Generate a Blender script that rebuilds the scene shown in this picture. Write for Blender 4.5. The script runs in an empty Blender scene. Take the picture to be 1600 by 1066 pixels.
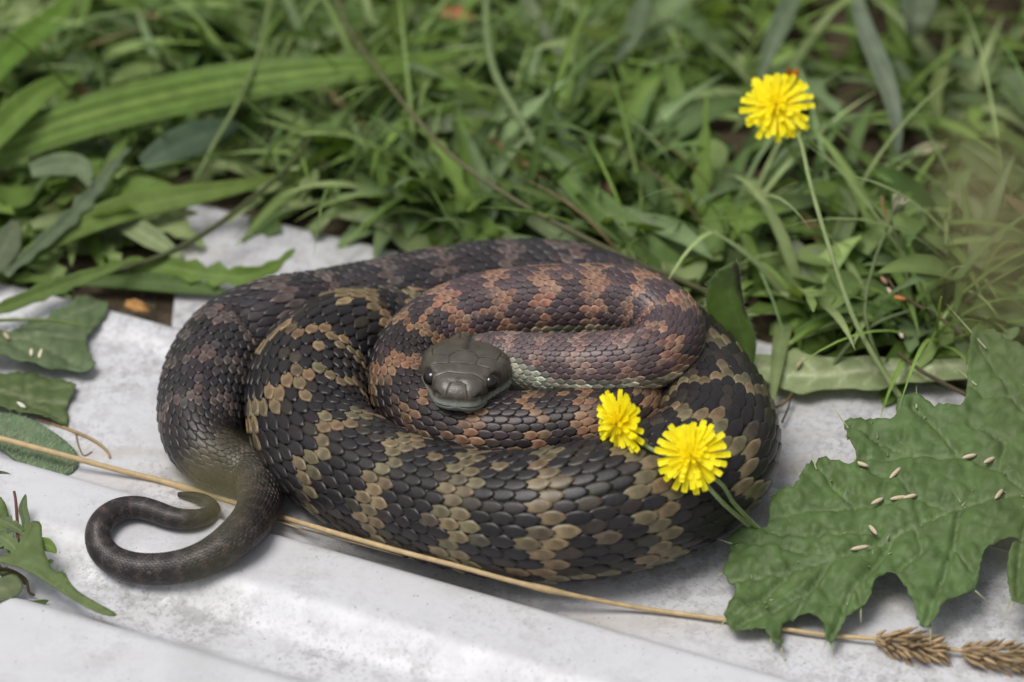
import bpy, math, random
import numpy as np
from mathutils import Vector, noise
from mathutils.geometry import delaunay_2d_cdt

random.seed(7); rng = np.random.default_rng(11)
SC = bpy.context.scene
COL = SC.collection
U = 0.00022                      # metres per working unit (one unit = 0.22 mm)
# ------------------------------------------------------------------ camera
ELEV = math.radians(38.0)
DIST = 1.6 / U
SE, CE = math.sin(ELEV), math.cos(ELEV)
CAM = np.array([0.0, -DIST * CE, DIST * SE])
cd = bpy.data.cameras.new('camera'); cam = bpy.data.objects.new('camera', cd); COL.objects.link(cam)
cam.location = CAM * U
cam.rotation_euler = (math.pi / 2 - ELEV, 0, 0)
cd.sensor_width = 36.0; cd.lens = 36.0 * DIST / 1600.0
cd.clip_start = 0.02; cd.clip_end = 2000
cd.dof.use_dof = True; cd.dof.focus_distance = (DIST - 395) * U; cd.dof.aperture_fstop = 6.5
SC.camera = cam
# ------------------------------------------------------------------ sky, sun, exposure
w = bpy.data.worlds.new('World'); SC.world = w; w.use_nodes = True
nt = w.node_tree; nt.nodes.clear()
sky = nt.nodes.new('ShaderNodeTexSky'); sky.sky_type = 'NISHITA'; sky.sun_disc = False
SUN_EL, SUN_AZ = math.radians(70), math.radians(-112)
sky.sun_elevation = SUN_EL; sky.sun_rotation = SUN_AZ; sky.dust_density = 4.0; sky.air_density = 1.0
hs = nt.nodes.new('ShaderNodeHueSaturation'); hs.inputs['Saturation'].default_value = 0.2
bg = nt.nodes.new('ShaderNodeBackground'); bg.inputs['Strength'].default_value = 0.075
ow = nt.nodes.new('ShaderNodeOutputWorld')
nt.links.new(sky.outputs[0], hs.inputs['Color']); nt.links.new(hs.outputs[0], bg.inputs['Color']); nt.links.new(bg.outputs[0], ow.inputs['Surface'])
sl = bpy.data.lights.new('sun', 'SUN'); sl.energy = 1.5; sl.angle = math.radians(30); sl.color = (1, .96, .90)
so = bpy.data.objects.new('sun', sl); COL.objects.link(so)
sd = Vector((math.sin(SUN_AZ) * math.cos(SUN_EL), math.cos(SUN_AZ) * math.cos(SUN_EL), math.sin(SUN_EL)))
so.rotation_euler = sd.to_track_quat('Z', 'Y').to_euler(); so.location = (0, 0, 3)
vs = SC.view_settings; vs.view_transform = 'Standard'; vs.look = 'None'; vs.gamma = 1.0; vs.exposure = 0.52
SC.render.engine = 'CYCLES'

# ------------------------------------------------------------------ helpers
def at(px, py, z=0.0):
    """point at height z seen at (px,py) of the 1600x1066 frame, in working units"""
    d = np.array([px - 800.0, DIST * CE + (533.0 - py) * SE, -DIST * SE + (533.0 - py) * CE])
    t = (z - CAM[2]) / d[2]
    return CAM + d * t

def at_arr(px, py, z):
    px, py, z = np.broadcast_arrays(np.asarray(px, float), np.asarray(py, float), np.asarray(z, float))
    d = np.stack([px - 800.0, DIST * CE + (533.0 - py) * SE, -DIST * SE + (533.0 - py) * CE], -1)
    t = (z - CAM[2]) / d[..., 2]
    return CAM + d * t[..., None]

def tag(o, label=None, cat=None, group=None, kind=None):
    if label: o['label'] = label
    if cat: o['category'] = cat
    if group: o['group'] = group
    if kind: o['kind'] = kind
    return o

def empty(name, p):
    o = bpy.data.objects.new(name, None); COL.objects.link(o); o.location = np.asarray(p) * U
    o.empty_display_size = 0.01
    return o

def mk(name, V, F, mat, parent=None, col=None, smooth=True, solid=0.0, uv=None, base=None):
    """one mesh object from vertices (working units) and faces (list of tri / quad index arrays)"""
    V = np.asarray(V, float)
    if isinstance(F, np.ndarray): F = [F]
    F = [np.asarray(f, int) for f in F if len(f)]
    origin = np.zeros(3)
    p = parent
    while p is not None:
        origin = origin + np.array(p.location); p = p.parent
    if parent is None:
        b = V.mean(0) if base is None else np.asarray(base, float)
        if base is None: b[2] = V[:, 2].min()
        loc = b * U
    else:
        loc = np.zeros(3)
    W = V * U - origin - loc
    me = bpy.data.meshes.new(name)
    me.vertices.add(len(W)); me.vertices.foreach_set('co', W.ravel())
    tot = sum(f.size for f in F); npoly = sum(len(f) for f in F)
    me.loops.add(tot); me.polygons.add(npoly)
    me.loops.foreach_set('vertex_index', np.concatenate([f.ravel() for f in F]))
    sizes = np.concatenate([np.full(len(f), f.shape[1]) for f in F])
    me.polygons.foreach_set('loop_start', np.concatenate([[0], np.cumsum(sizes)[:-1]]))
    me.update(calc_edges=True); me.validate()
    if smooth: me.polygons.foreach_set('use_smooth', np.ones(len(me.polygons), bool))
    if col is not None:
        c = np.asarray(col, float)
        if c.ndim == 1: c = np.tile(c, (len(W), 1))
        if c.shape[1] == 3: c = np.concatenate([c, np.ones((len(c), 1))], 1)
        a = me.color_attributes.new('Col', 'FLOAT_COLOR', 'POINT'); a.data.foreach_set('color', c.ravel())
    me.materials.append(mat)
    o = bpy.data.objects.new(name, me); COL.objects.link(o); o.parent = parent; o.location = loc
    if solid:
        m = o.modifiers.new('thickness', 'SOLIDIFY'); m.thickness = solid * U; m.offset = -1
    return o

def grid_faces(n, m, close=False, off=0):
    i = np.arange(n - 1)[:, None]; mm = m if close else m - 1
    j = np.arange(mm)[None, :]; j2 = (j + 1) % m
    return np.stack([i * m + j, i * m + j2, (i + 1) * m + j2, (i + 1) * m + j], -1).reshape(-1, 4) + off

def spline(P, n):
    """Catmull-Rom (centripetal) through rows of P, n samples evenly spaced in length (first 3 columns)"""
    P = np.asarray(P, float)
    Q = np.vstack([2 * P[0] - P[1], P, 2 * P[-1] - P[-2]])
    out = []
    for i in range(1, len(Q) - 2):
        p0, p1, p2, p3 = Q[i - 1], Q[i], Q[i + 1], Q[i + 2]
        t0 = 0; t1 = t0 + max(np.linalg.norm((p1 - p0)[:3]), 1e-6) ** .5
        t2 = t1 + max(np.linalg.norm((p2 - p1)[:3]), 1e-6) ** .5; t3 = t2 + max(np.linalg.norm((p3 - p2)[:3]), 1e-6) ** .5
        t = np.linspace(t1, t2, 40, endpoint=False)[:, None]
        a1 = (t1 - t) / (t1 - t0) * p0 + (t - t0) / (t1 - t0) * p1
        a2 = (t2 - t) / (t2 - t1) * p1 + (t - t1) / (t2 - t1) * p2
        a3 = (t3 - t) / (t3 - t2) * p2 + (t - t2) / (t3 - t2) * p3
        b1 = (t2 - t) / (t2 - t0) * a1 + (t - t0) / (t2 - t0) * a2
        b2 = (t3 - t) / (t3 - t1) * a2 + (t - t1) / (t3 - t1) * a3
        out.append((t2 - t) / (t2 - t1) * b1 + (t - t1) / (t2 - t1) * b2)
    out.append(P[-1:]); D = np.vstack(out)
    L = np.concatenate([[0], np.cumsum(np.linalg.norm(np.diff(D[:, :3], axis=0), axis=1))])
    s = np.linspace(0, L[-1], n)
    return np.stack([np.interp(s, L, D[:, k]) for k in range(D.shape[1])], 1)

def nrm(v): return v / np.maximum(np.linalg.norm(v, axis=-1, keepdims=True), 1e-9)

def frames(P, up=(0, 0, 1)):
    T = nrm(np.gradient(P, axis=0)); up = np.broadcast_to(np.asarray(up, float), P.shape)
    N = nrm(up - (up * T).sum(1, keepdims=True) * T)
    return T, N, np.cross(T, N)

def tube(P, R, m=8, cap=True):
    P = np.asarray(P, float); n = len(P); R = np.broadcast_to(np.asarray(R, float), (n,))
    T = nrm(np.gradient(P, axis=0)); N = np.zeros_like(P)
    a = np.array([0, 0, 1.0]) if abs(T[0, 2]) < .9 else np.array([1.0, 0, 0])
    v = a - (a @ T[0]) * T[0]; N[0] = v / np.linalg.norm(v)
    for i in range(1, n):
        v = N[i - 1] - (N[i - 1] @ T[i]) * T[i]; N[i] = v / np.linalg.norm(v)
    B = np.cross(T, N); th = np.arange(m) * 2 * math.pi / m
    V = P[:, None] + R[:, None, None] * (np.cos(th)[None, :, None] * N[:, None] + np.sin(th)[None, :, None] * B[:, None])
    V = V.reshape(-1, 3); F = [grid_faces(n, m, True)]
    if cap:
        V = np.vstack([V, P[:1] - T[:1] * R[0] * .5, P[-1:] + T[-1:] * R[-1] * .5]); c0 = n * m; j = np.arange(m)
        F.append(np.stack([np.full(m, c0), (j + 1) % m, j], 1))
        F.append(np.stack([np.full(m, c0 + 1), (n - 1) * m + j, (n - 1) * m + (j + 1) % m], 1))
    return V, F

def join(parts):
    """[(V,F,col)] -> V,F,col"""
    V, F, C, o = [], [], [], 0
    for v, f, c in parts:
        f = [f] if isinstance(f, np.ndarray) else f
        V.append(v); F += [x + o for x in f]; o += len(v)
        c = np.asarray(c, float); C.append(np.tile(c, (len(v), 1)) if c.ndim == 1 else c)
    return np.vstack(V), F, np.vstack(C)

def fbm(V, scale, oct=4):
    return np.array([noise.fractal(Vector(p) / scale, 1.0, 2.0, oct) for p in V])

# ------------------------------------------------------------------ materials
def new_mat(name):
    m = bpy.data.materials.new(name); m.use_nodes = True; nt = m.node_tree
    return m, nt, nt.nodes['Principled BSDF'], nt.nodes['Material Output']

def N(nt, t, **kw):
    n = nt.nodes.new(t)
    for k, v in kw.items(): setattr(n, k, v)
    return n

def mixc(nt, fac, a, b, blend='MIX'):
    n = N(nt, 'ShaderNodeMix', data_type='RGBA', blend_type=blend)
    for s, v in ((n.inputs[0], fac), (n.inputs[6], a), (n.inputs[7], b)):
        if isinstance(v, bpy.types.NodeSocket): nt.links.new(v, s)
        elif isinstance(v, (int, float)): s.default_value = v
        else: s.default_value = tuple(v) + ((1,) if len(v) == 3 else ())
    return n.outputs[2]

def noise_n(nt, scale_px, detail=4, rough=.55, vec=None, stretch=None):
    tc = N(nt, 'ShaderNodeNewGeometry') if vec is None else None
    v = tc.outputs['Position'] if vec is None else vec
    if stretch:
        mp = N(nt, 'ShaderNodeMapping'); mp.inputs['Scale'].default_value = stretch[0]; mp.inputs['Rotation'].default_value = stretch[1]
        nt.links.new(v, mp.inputs[0]); v = mp.outputs[0]
    n = N(nt, 'ShaderNodeTexNoise'); n.inputs['Scale'].default_value = 1 / (scale_px * U); n.inputs['Detail'].default_value = detail; n.inputs['Roughness'].default_value = rough
    nt.links.new(v, n.inputs['Vector'])
    return n.outputs['Fac']

def ramp(nt, fac, stops):
    r = N(nt, 'ShaderNodeValToRGB'); nt.links.new(fac, r.inputs[0]); e = r.color_ramp.elements
    while len(e) < len(stops): e.new(0.5)
    for el, (p, c) in zip(e, stops):
        el.position = p; el.color = (c, c, c, 1) if isinstance(c, (int, float)) else tuple(c) + (1,)
    return r.outputs[0]

def bump(nt, bs, h, strength, dist_px):
    b = N(nt, 'ShaderNodeBump'); b.inputs['Strength'].default_value = strength; b.inputs['Distance'].default_value = dist_px * U
    nt.links.new(h, b.inputs['Height']); nt.links.new(b.outputs[0], bs.inputs['Normal']); return b

def attr_mat(name, rough, spec, var=.25, var_px=18, bump_px=0.0, bump_scale=6, trans=0.0, sss=0.0, coat=0.0):
    m, nt, bs, out = new_mat(name)
    a = N(nt, 'ShaderNodeAttribute', attribute_name='Col')
    f = noise_n(nt, var_px, 4)
    mr = ramp(nt, f, [(.25, 1 - var), (.75, 1 + var)])
    c = mixc(nt, 1.0, a.outputs['Color'], mr, 'MULTIPLY')
    nt.links.new(c, bs.inputs['Base Color'])
    bs.inputs['Roughness'].default_value = rough; bs.inputs['Specular IOR Level'].default_value = spec
    if coat: bs.inputs['Coat Weight'].default_value = coat; bs.inputs['Coat Roughness'].default_value = .3
    if bump_px: bump(nt, bs, noise_n(nt, bump_scale, 3), .6, bump_px)
    if trans:
        tr = N(nt, 'ShaderNodeBsdfTranslucent'); mx = N(nt, 'ShaderNodeMixShader'); mx.inputs[0].default_value = trans
        tc = mixc(nt, 1.0, c, (1.25, 1.3, .55), 'MULTIPLY'); nt.links.new(tc, tr.inputs['Color'])
        nt.links.new(bs.outputs[0], mx.inputs[1]); nt.links.new(tr.outputs[0], mx.inputs[2]); nt.links.new(mx.outputs[0], out.inputs['Surface'])
    return m

M_LEAF = attr_mat('leaf', .5, .25, .22, 26, 1.2, 7, trans=.28)
M_THIS = attr_mat('puckered_leaf', .52, .3, .25, 30, 1.4, 8, trans=.18)
M_COVER = attr_mat('ground_cover_leaf', .52, .2, .2, 40, trans=.3)
M_FUZZY = attr_mat('fuzzy_leaf', .75, .2, .2, 20, 1.0, 5, trans=.15)
M_SKIN = attr_mat('snake_skin', .36, .36, .28, 9, .5, 3.0)
M_HEAD = attr_mat('snake_head', .34, .5, .3, 22, .9, 5.0)
M_PETAL = attr_mat('petal', .55, .25, .06, 10, trans=.3)
M_STRAW = attr_mat('straw', .6, .3, .2, 14, .6, 4)
M_SEED = attr_mat('seed', .55, .3, .12, 5)
M_HAIR = attr_mat('hair', .6, .3, .1, 20, trans=.3)

def metal_mat(name, base, dirt_amt):
    m, nt, bs, out = new_mat(name)
    def mul(a, b):
        n = N(nt, 'ShaderNodeMath', operation='MULTIPLY'); nt.links.new(a, n.inputs[0]); nt.links.new(b, n.inputs[1]); return n.outputs[0]
    big = noise_n(nt, 210, 3, .5); mid = noise_n(nt, 30, 6, .68); fine = noise_n(nt, 8, 5, .7); spk = noise_n(nt, 6, 2, .5); brd = noise_n(nt, 70, 5, .6)
    at_ = N(nt, 'ShaderNodeAttribute', attribute_name='Col')
    area = mul(ramp(nt, big, [(.36, .15), (.58, 1.0)]), at_.outputs['Fac'])
    c = mixc(nt, ramp(nt, brd, [(.35, 0), (.7, .5)]), base, tuple(x * .86 for x in base))
    c = mixc(nt, mul(ramp(nt, mid, [(.47, 0), (.58, .55 * dirt_amt)]), area), c, (.30, .29, .295))
    c = mixc(nt, mul(ramp(nt, fine, [(.52, 0), (.60, .55 * dirt_amt)]), area), c, (.25, .235, .22))
    st = noise_n(nt, 95, 5, .65, stretch=((.22, 1, 1), (0, 0, .41)))
    c = mixc(nt, mul(ramp(nt, st, [(.50, 0), (.70, .55 * dirt_amt)]), at_.outputs['Fac']), c, (.42, .365, .30))
    c = mixc(nt, ramp(nt, spk, [(.715, 0), (.745, .75)]), c, (.12, .11, .10))
    nt.links.new(c, bs.inputs['Base Color']); bs.inputs['Metallic'].default_value = .1
    nt.links.new(ramp(nt, brd, [(.3, .5), (.7, .66)]), bs.inputs['Roughness'])
    bump(nt, bs, mid, .12, 1.0)
    return m
M_METAL = metal_mat('weathered_zinc', (.62, .625, .655), .95)
M_METAL2 = metal_mat('dirty_zinc', (.56, .56, .59), 1.0)

def soil_mat():
    m, nt, bs, out = new_mat('soil')
    a = noise_n(nt, 60, 6, .65); b = noise_n(nt, 8, 4, .6)
    c = mixc(nt, ramp(nt, a, [(.35, 0), (.7, 1)]), (.035, .026, .018), (.11, .085, .055))
    c = mixc(nt, ramp(nt, b, [(.55, 0), (.7, .5)]), c, (.2, .16, .11))
    nt.links.new(c, bs.inputs['Base Color']); bs.inputs['Roughness'].default_value = .95; bs.inputs['Specular IOR Level'].default_value = .1
    bump(nt, bs, b, 1.0, 6)
    return m
M_SOIL = soil_mat()
def plain(name, c, rough, spec=.5):
    m, nt, bs, out = new_mat(name)
    cc = mixc(nt, noise_n(nt, 6, 2), c, tuple(x * .7 for x in c)); nt.links.new(cc, bs.inputs['Base Color'])
    bs.inputs['Roughness'].default_value = rough; bs.inputs['Specular IOR Level'].default_value = spec; return m
M_EYE = plain('eye', (.012, .009, .008), .08, .7)

# ------------------------------------------------------------------ ground
g = np.concatenate([-np.geomspace(1e6, 2600, 14), np.linspace(-2400, 2400, 81), np.geomspace(2600, 1e6, 14)])
GX, GY = np.meshgrid(g, g, indexing='ij')
near = np.exp(-((GX / 2500) ** 2 + (GY / 2500) ** 2))
GZ = np.array([noise.fractal(Vector((x / 300, y / 300, 0)), 1, 2, 4) for x, y in zip(GX.ravel(), GY.ravel())]).reshape(GX.shape) * 10 * near - 12
mk('ground', np.stack([GX, GY, GZ], -1).reshape(-1, 3), grid_faces(len(g), len(g)), M_SOIL, base=(0, 0, 0))
tag(bpy.data.objects['ground'], kind='structure')

# ------------------------------------------------------------------ metal sheets
E0, E1 = at(0, 446, 10), at(1210, 770, 10)
ED = nrm(E1 - E0); EN = np.array([ED[1], -ED[0], 0])       # EN points to the viewer side
def smooth01(x): x = np.clip(x, 0, 1); return x * x * (3 - 2 * x)
def rib(w, a, b, c, d): return smooth01((w - a) / (b - a)) * (1 - smooth01((w - c) / (d - c)))
def prof(w):
    return 10 + 36 * rib(w, 376, 425, 520, 590) + 38 * rib(w, 645, 705, 900, 960) + 30 * rib(w, 1040, 1120, 1250, 1330) + 12 * rib(w, -30, 14, 24, 70)
def front_uw(X, Y):
    dx, dy = X - E0[0], Y - E0[1]
    return dx * ED[0] + dy * ED[1], dx * EN[0] + dy * EN[1]
def wave(u, w): return 2.0 * np.sin(u / 420 + w / 500)
B0, B1 = at(330, 322, 0), at(1190, 530, 0)
BD = nrm(B1 - B0); BN = np.array([BD[1], -BD[0], 0])
def sheet_z(X, Y):
    u, w_ = front_uw(X, Y)
    if w_ >= 0: return float(prof(w_) + wave(u, w_)) + 2
    return 4.0
def on_sheet(X, Y, margin=0):
    u, w_ = front_uw(X, Y)
    ub = (X - B0[0]) * BD[0] + (Y - B0[1]) * BD[1]; wb = (X - B0[0]) * BN[0] + (Y - B0[1]) * BN[1]
    return (w_ > margin) | ((wb > margin) & (ub > -40 + .36 * wb + margin))
us = np.linspace(-700, 2700, 170); ws = np.concatenate([np.linspace(0, 90, 16), np.linspace(100, 1400, 190)])
UU, WW = np.meshgrid(us, ws, indexing='ij')
rag = 1.5 * np.sin(UU / 170) + .8 * np.sin(UU / 61 + 1)
V = E0[None, None, :2] + UU[..., None] * ED[:2] + (WW + rag * np.exp(-WW / 40))[..., None] * EN[:2]
Zs = prof(WW) + wave(UU, WW)
nz = np.array([noise.fractal(Vector((a_ / 90, b_ / 60, 0)), 1, 2, 4) for a_, b_ in zip(UU.ravel(), WW.ravel())]).reshape(UU.shape)
dw = .2 + .8 * np.clip(1 - (prof(WW) - 10) / 40 + .55 * nz, 0, 1); dirt = np.repeat(dw.reshape(-1, 1), 3, 1)
o = mk('metal_sheet', np.concatenate([V, Zs[..., None]], -1).reshape(-1, 3), grid_faces(len(us), len(ws)), M_METAL, solid=3, col=dirt)
tag(o, 'pale weathered ribbed metal sheet under the coiled snake with shallow ridges', 'metal sheet')
us = np.linspace(-45, 1900, 120); ws = np.linspace(0, 520, 60)
UU, WW = np.meshgrid(us, ws, indexing='ij')
ragu = (2 * np.sin(WW / 40) + 1 * np.sin(WW / 17)) * np.exp(-(UU + 45) / 60) + .38 * WW * np.exp(-(UU + 45) / 500)
V = B0[None, None, :2] + (UU + ragu)[..., None] * BD[:2] + (WW + 1.5 * np.sin(UU / 150))[..., None] * BN[:2]
Zs = -2 + 2.0 * np.sin(UU / 200) + 3 * np.sin(WW / 90)
o = mk('metal_sheet', np.concatenate([V, Zs[..., None]], -1).reshape(-1, 3), grid_faces(len(us), len(ws)), M_METAL2, solid=3, col=(1, 1, 1))
tag(o, 'dirty grey metal sheet showing behind the snake, edged by weeds', 'metal sheet')

# ------------------------------------------------------------------ snake
# (px, py, radius, height or None = lying on the sheet, colour zone)
TAIL, OUT, FRT, INN, MID, TOP, NECK = range(7)
CP = [
 (271,773,2.5,None,TAIL),(286,773,5.5,None,TAIL),(304,775,8,None,TAIL),(326,783,10,None,TAIL),(334,797,12,None,TAIL),(316,810,14,None,TAIL),
 (286,814,15.5,None,TAIL),(256,806,16.5,None,TAIL),(231,795,17,None,TAIL),(207,791,17.5,None,TAIL),(182,797,18,None,TAIL),(160,812,18.5,None,TAIL),
 (150,836,19.5,None,TAIL),(157,860,20.5,None,TAIL),(177,877,21.5,None,TAIL),(208,888,22.5,None,TAIL),(250,890,23.5,None,TAIL),(300,882,25,None,TAIL),
 (345,860,27,None,TAIL),(380,830,29.5,None,TAIL),(402,798,31.5,None,TAIL),(409,764,33.5,None,TAIL),(392,738,36.5,None,TAIL),(355,726,41,None,TAIL),(322,705,50,None,TAIL),
 (312,668,60,None,OUT),(317,625,67,None,OUT),(334,575,71,None,OUT),(366,536,73,None,OUT),(420,512,74,None,OUT),(500,500,75,None,OUT),(612,480,76,None,OUT),
 (712,462,77,None,OUT),(800,454,78,None,OUT),(880,458,79,None,OUT),(950,480,80,None,OUT),(1010,520,82,None,OUT),(1058,565,84,None,FRT),
 (1094,612,87,None,FRT),(1116,664,92,None,FRT),(1108,716,97,None,FRT),(1050,758,100,None,FRT),(950,793,101,None,FRT),(850,808,97,None,FRT),
 (750,803,90,None,FRT),(650,778,86,None,FRT),(560,740,86,None,FRT),(498,690,88,None,FRT),(480,640,91,None,INN),(488,590,91,None,INN),
 (528,548,87,None,INN),(590,528,79,None,INN),(660,524,72,None,INN),(740,534,66,None,MID),(830,552,62,None,MID),(905,570,60,80,MID),
 (955,595,59,95,MID),(982,624,59,108,MID),(980,650,59,116,MID),(945,665,60,118,MID),(890,672,62,118,MID),(800,680,63,117,MID),
 (720,670,62,117,MID),(662,640,60,120,MID),(636,594,58.5,130,MID),(654,540,57,147,MID),(712,500,57,165,TOP),(790,480,57,178,TOP),
 (880,473,57,187,TOP),(960,473,56,190,TOP),(1020,487,54,190,TOP),(1050,517,52,188,TOP),(1034,550,49,186,TOP),(980,567,49,185,NECK),
 (920,571,47.5,184,NECK),(875,570,45.5,181,NECK),(835,567,43,178,NECK),(802,562,41,176,NECK),(772,560,40,175,NECK),(750,564,40,175,NECK),(741,573,39,177,NECK)]
rows = []
for px, py, r, z, zone in CP:
    if z is None:
        z = r + 8
        for _ in range(6):
            p = at(px, py, z); z = r * .97 + sheet_z(p[0], p[1])
        if zone == TAIL and 370 < px < 415 and 755 < py < 835: z += 7      # rides over the straw
    p = at(px, py, z); rows.append((p[0], p[1], p[2], r, zone))
NS = 5200
S = spline(np.array(rows), NS)
SP, SR, SZ = S[:, :3].copy(), S[:, 3].copy(), S[:, 4].copy()
ker = np.ones(61) / 61
def sm(a): return np.convolve(np.pad(a, 30, mode='edge'), ker, 'valid')
for k in range(3):
    e0, e1 = SP[0, k], SP[-1, k]; SP[:, k] = sm(SP[:, k])
SR = sm(SR); SR[0] = 1.5
ST, SN, SB = frames(SP)
seg = np.concatenate([[0], np.cumsum(np.linalg.norm(np.diff(SP, axis=0), axis=1))])
Q = np.concatenate([[0], np.cumsum(np.diff(seg) / (.292 * np.maximum(.5 * (SR[1:] + SR[:-1]), 9)))])    # ring coordinate
IDX = np.arange(NS)
def surf(q, th, h):
    """point on the skin at ring q, angle th from the back, h = height as a fraction of the radius"""
    i = np.interp(q, Q, IDX); i0 = np.clip(i.astype(int), 0, NS - 2); f = (i - i0)[..., None]
    def L(a): return a[i0] * (1 - f) + a[i0 + 1] * f
    P, T_, N_, r = L(SP), L(ST), nrm(L(SN)), (SR[i0] * (1 - f[..., 0]) + SR[i0 + 1] * f[..., 0])
    B_ = np.cross(T_, N_)
    c, s = np.cos(th), np.sin(th)
    flat = np.where(c < 0, 1 - .10 * c * c, 1.0)              # belly pressed flat
    rr = (r * (1 + h))[..., None]
    return P + rr * ((c * flat)[..., None] * N_ + s[..., None] * B_)

NROW = 25; DTH = math.radians(262) / NROW; QMAX = Q[-1]
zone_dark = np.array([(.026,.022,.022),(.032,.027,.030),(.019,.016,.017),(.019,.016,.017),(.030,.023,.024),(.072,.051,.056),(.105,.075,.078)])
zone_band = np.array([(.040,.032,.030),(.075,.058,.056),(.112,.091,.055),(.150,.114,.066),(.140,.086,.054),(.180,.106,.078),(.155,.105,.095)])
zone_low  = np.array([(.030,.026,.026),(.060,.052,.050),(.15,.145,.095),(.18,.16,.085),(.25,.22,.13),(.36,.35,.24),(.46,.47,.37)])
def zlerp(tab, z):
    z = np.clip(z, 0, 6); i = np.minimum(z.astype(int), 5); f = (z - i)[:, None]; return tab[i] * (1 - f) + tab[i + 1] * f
parts = []
# continuous skin between the scales
qs = np.linspace(0, QMAX, 2400); ths = np.linspace(-math.pi, math.pi, 49)[:-1]
QQ, TT = np.meshgrid(qs, ths, indexing='ij')
Vt = surf(QQ, TT, np.full(QQ.shape, -.006)).reshape(-1, 3)
zq = np.interp(QQ.ravel(), Q, SZ); ct = zlerp(zone_dark, zq) * .45
lo = smooth01((np.abs(TT.ravel()) - 1.9) / .5)[:, None]; ct = ct * (1 - lo) + zlerp(zone_low, zq) * .7 * lo
cap = np.vstack([Vt, SP[:1]]); j = np.arange(48)
parts.append((cap, [grid_faces(2400, 48, True), np.stack([np.full(48, len(Vt)), (j + 1) % 48, j], 1)], np.vstack([ct, ct[:1]])))
# scales: lattice of rings and rows, every other row shifted half a ring; the free edge points to the tail (falling q)
qc, kc = [], []
for k in range(-(NROW // 2), NROW // 2 + 1):
    q = np.arange(1.0, QMAX - .6) + (.5 if k % 2 else 0); qc.append(q); kc.append(np.full(len(q), k))
qc = np.concatenate(qc); kc = np.concatenate(kc); n = len(qc)
jit = rng.normal(0, 1, (n, 6))
NA, NB = 13, 9
a = np.linspace(-1, 1, NA); b = np.linspace(-1, 1, NB)
Ag, Bg = np.meshgrid(a, b, indexing='ij')
wid = np.minimum(1, ((1 - np.abs(a)) / .62)) ** .8; wid = np.maximum(wid, .16)
half = .635 * (1 + .03 * jit[:, 0])
rr = np.interp(qc, Q, SR)
qq = qc[:, None, None] - (Ag[None] * .67 + .05)
th = (kc * DTH)[:, None, None] + Bg[None] * wid[None, :, None] * half[:, None, None] * DTH + (jit[:, 1] * .012)[:, None, None]
prog = (Ag[None] + 1) / 2
edge = np.maximum(np.abs(Bg), np.abs(Ag))[None]
amp = np.clip(rr / 45, .45, 1)[:, None, None]
tuck = (Ag[None] > .99) | (np.abs(Bg[None]) > .99)
h = .002 + (.050 * prog ** 1.2 + .009 * (1 - np.abs(Bg[None]) ** 3) * (1 - .5 * np.clip(Ag[None], 0, 1) ** 4) + .003 * jit[:, 2][:, None, None]) * amp
h = np.where(tuck, h - .026 * prog * amp - .006, h)
Vs = surf(qq, th, h)
# colours
z = np.interp(qc, Q, SZ)
c2 = 2 * qc + .35 * np.abs(kc) * 0 + .45 * np.sin(qc * .61) + .5 * np.sin(kc * 1.7 + qc * .2)
ph = np.mod(c2, 8.6)
isb = (((ph + rng.normal(0, .30, n) < 2.6 + 1.0 * np.exp(-((z - 4.8) / .7) ** 2)) & (rng.random(n) > .08)) | (rng.random(n) < .035)).astype(float)
soft = np.where(isb > 0, 1 - .55 * (rng.random(n) < .17) * rng.random(n), .34 * (rng.random(n) < .22) * rng.random(n))
low = smooth01((np.abs(kc) - 9.5) / 3.0)
low = np.where(z > 3.6, smooth01((np.abs(kc) - np.interp(z, [3.6, 5, 5.7, 6], [9.2, 8.0, 7.6, 7.2]) + 4.2 * smooth01((qc - QMAX + 13) / 10)) / 2.2), low * .55 * isb)
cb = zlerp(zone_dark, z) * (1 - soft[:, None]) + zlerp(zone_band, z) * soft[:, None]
# front-half scales vary from olive to rust
hue = rng.random(n)[:, None]
rust = np.array([1.05, .90, .85]); oliv = np.array([.97, 1.01, .96])
cb = np.where((isb > 0)[:, None], cb * (oliv * (1 - hue) + rust * hue), cb)
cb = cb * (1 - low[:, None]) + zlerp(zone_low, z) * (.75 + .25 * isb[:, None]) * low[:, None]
cb *= np.exp(.13 * jit[:, 3])[:, None]; cb[:, 0] *= np.exp(.05 * jit[:, 4])
cv = np.repeat(cb[:, None], NA * NB, 1).reshape(n, NA, NB, 3)
bright = (soft > .3).astype(float)[:, None, None]
aw = np.abs(Bg[None])
ed = np.maximum(aw, np.clip((Ag[None] - .2) / .8, 0, 1))                 # 1 on the free margin
pale = smooth01((.2 - Ag[None]) / .5) * .8 + .9 * smooth01((ed - .45) / .25)
rimd = smooth01((ed - .76) / .22)
cream = np.array([1.7, 1.76, 1.75])
cv = cv * (1 + (bright * np.clip(pale, 0, 1))[..., None] * (cream - 1))
dk = zlerp(zone_dark, z)[:, None, None] * .55
kk = (rimd * (.35 + .5 * bright) * (1 - .8 * low[:, None, None]))[..., None]
cv = cv * (1 - kk) + dk * kk
ok = rr > 10
Vs, cv = Vs[ok], cv[ok]; n2 = int(ok.sum())
gf = grid_faces(NA, NB)
Fs = (gf[None] + (np.arange(n2) * NA * NB)[:, None, None]).reshape(-1, 4)[:, ::-1]
parts.append((Vs.reshape(-1, 3), [Fs], cv.reshape(-1, 3)))
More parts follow.
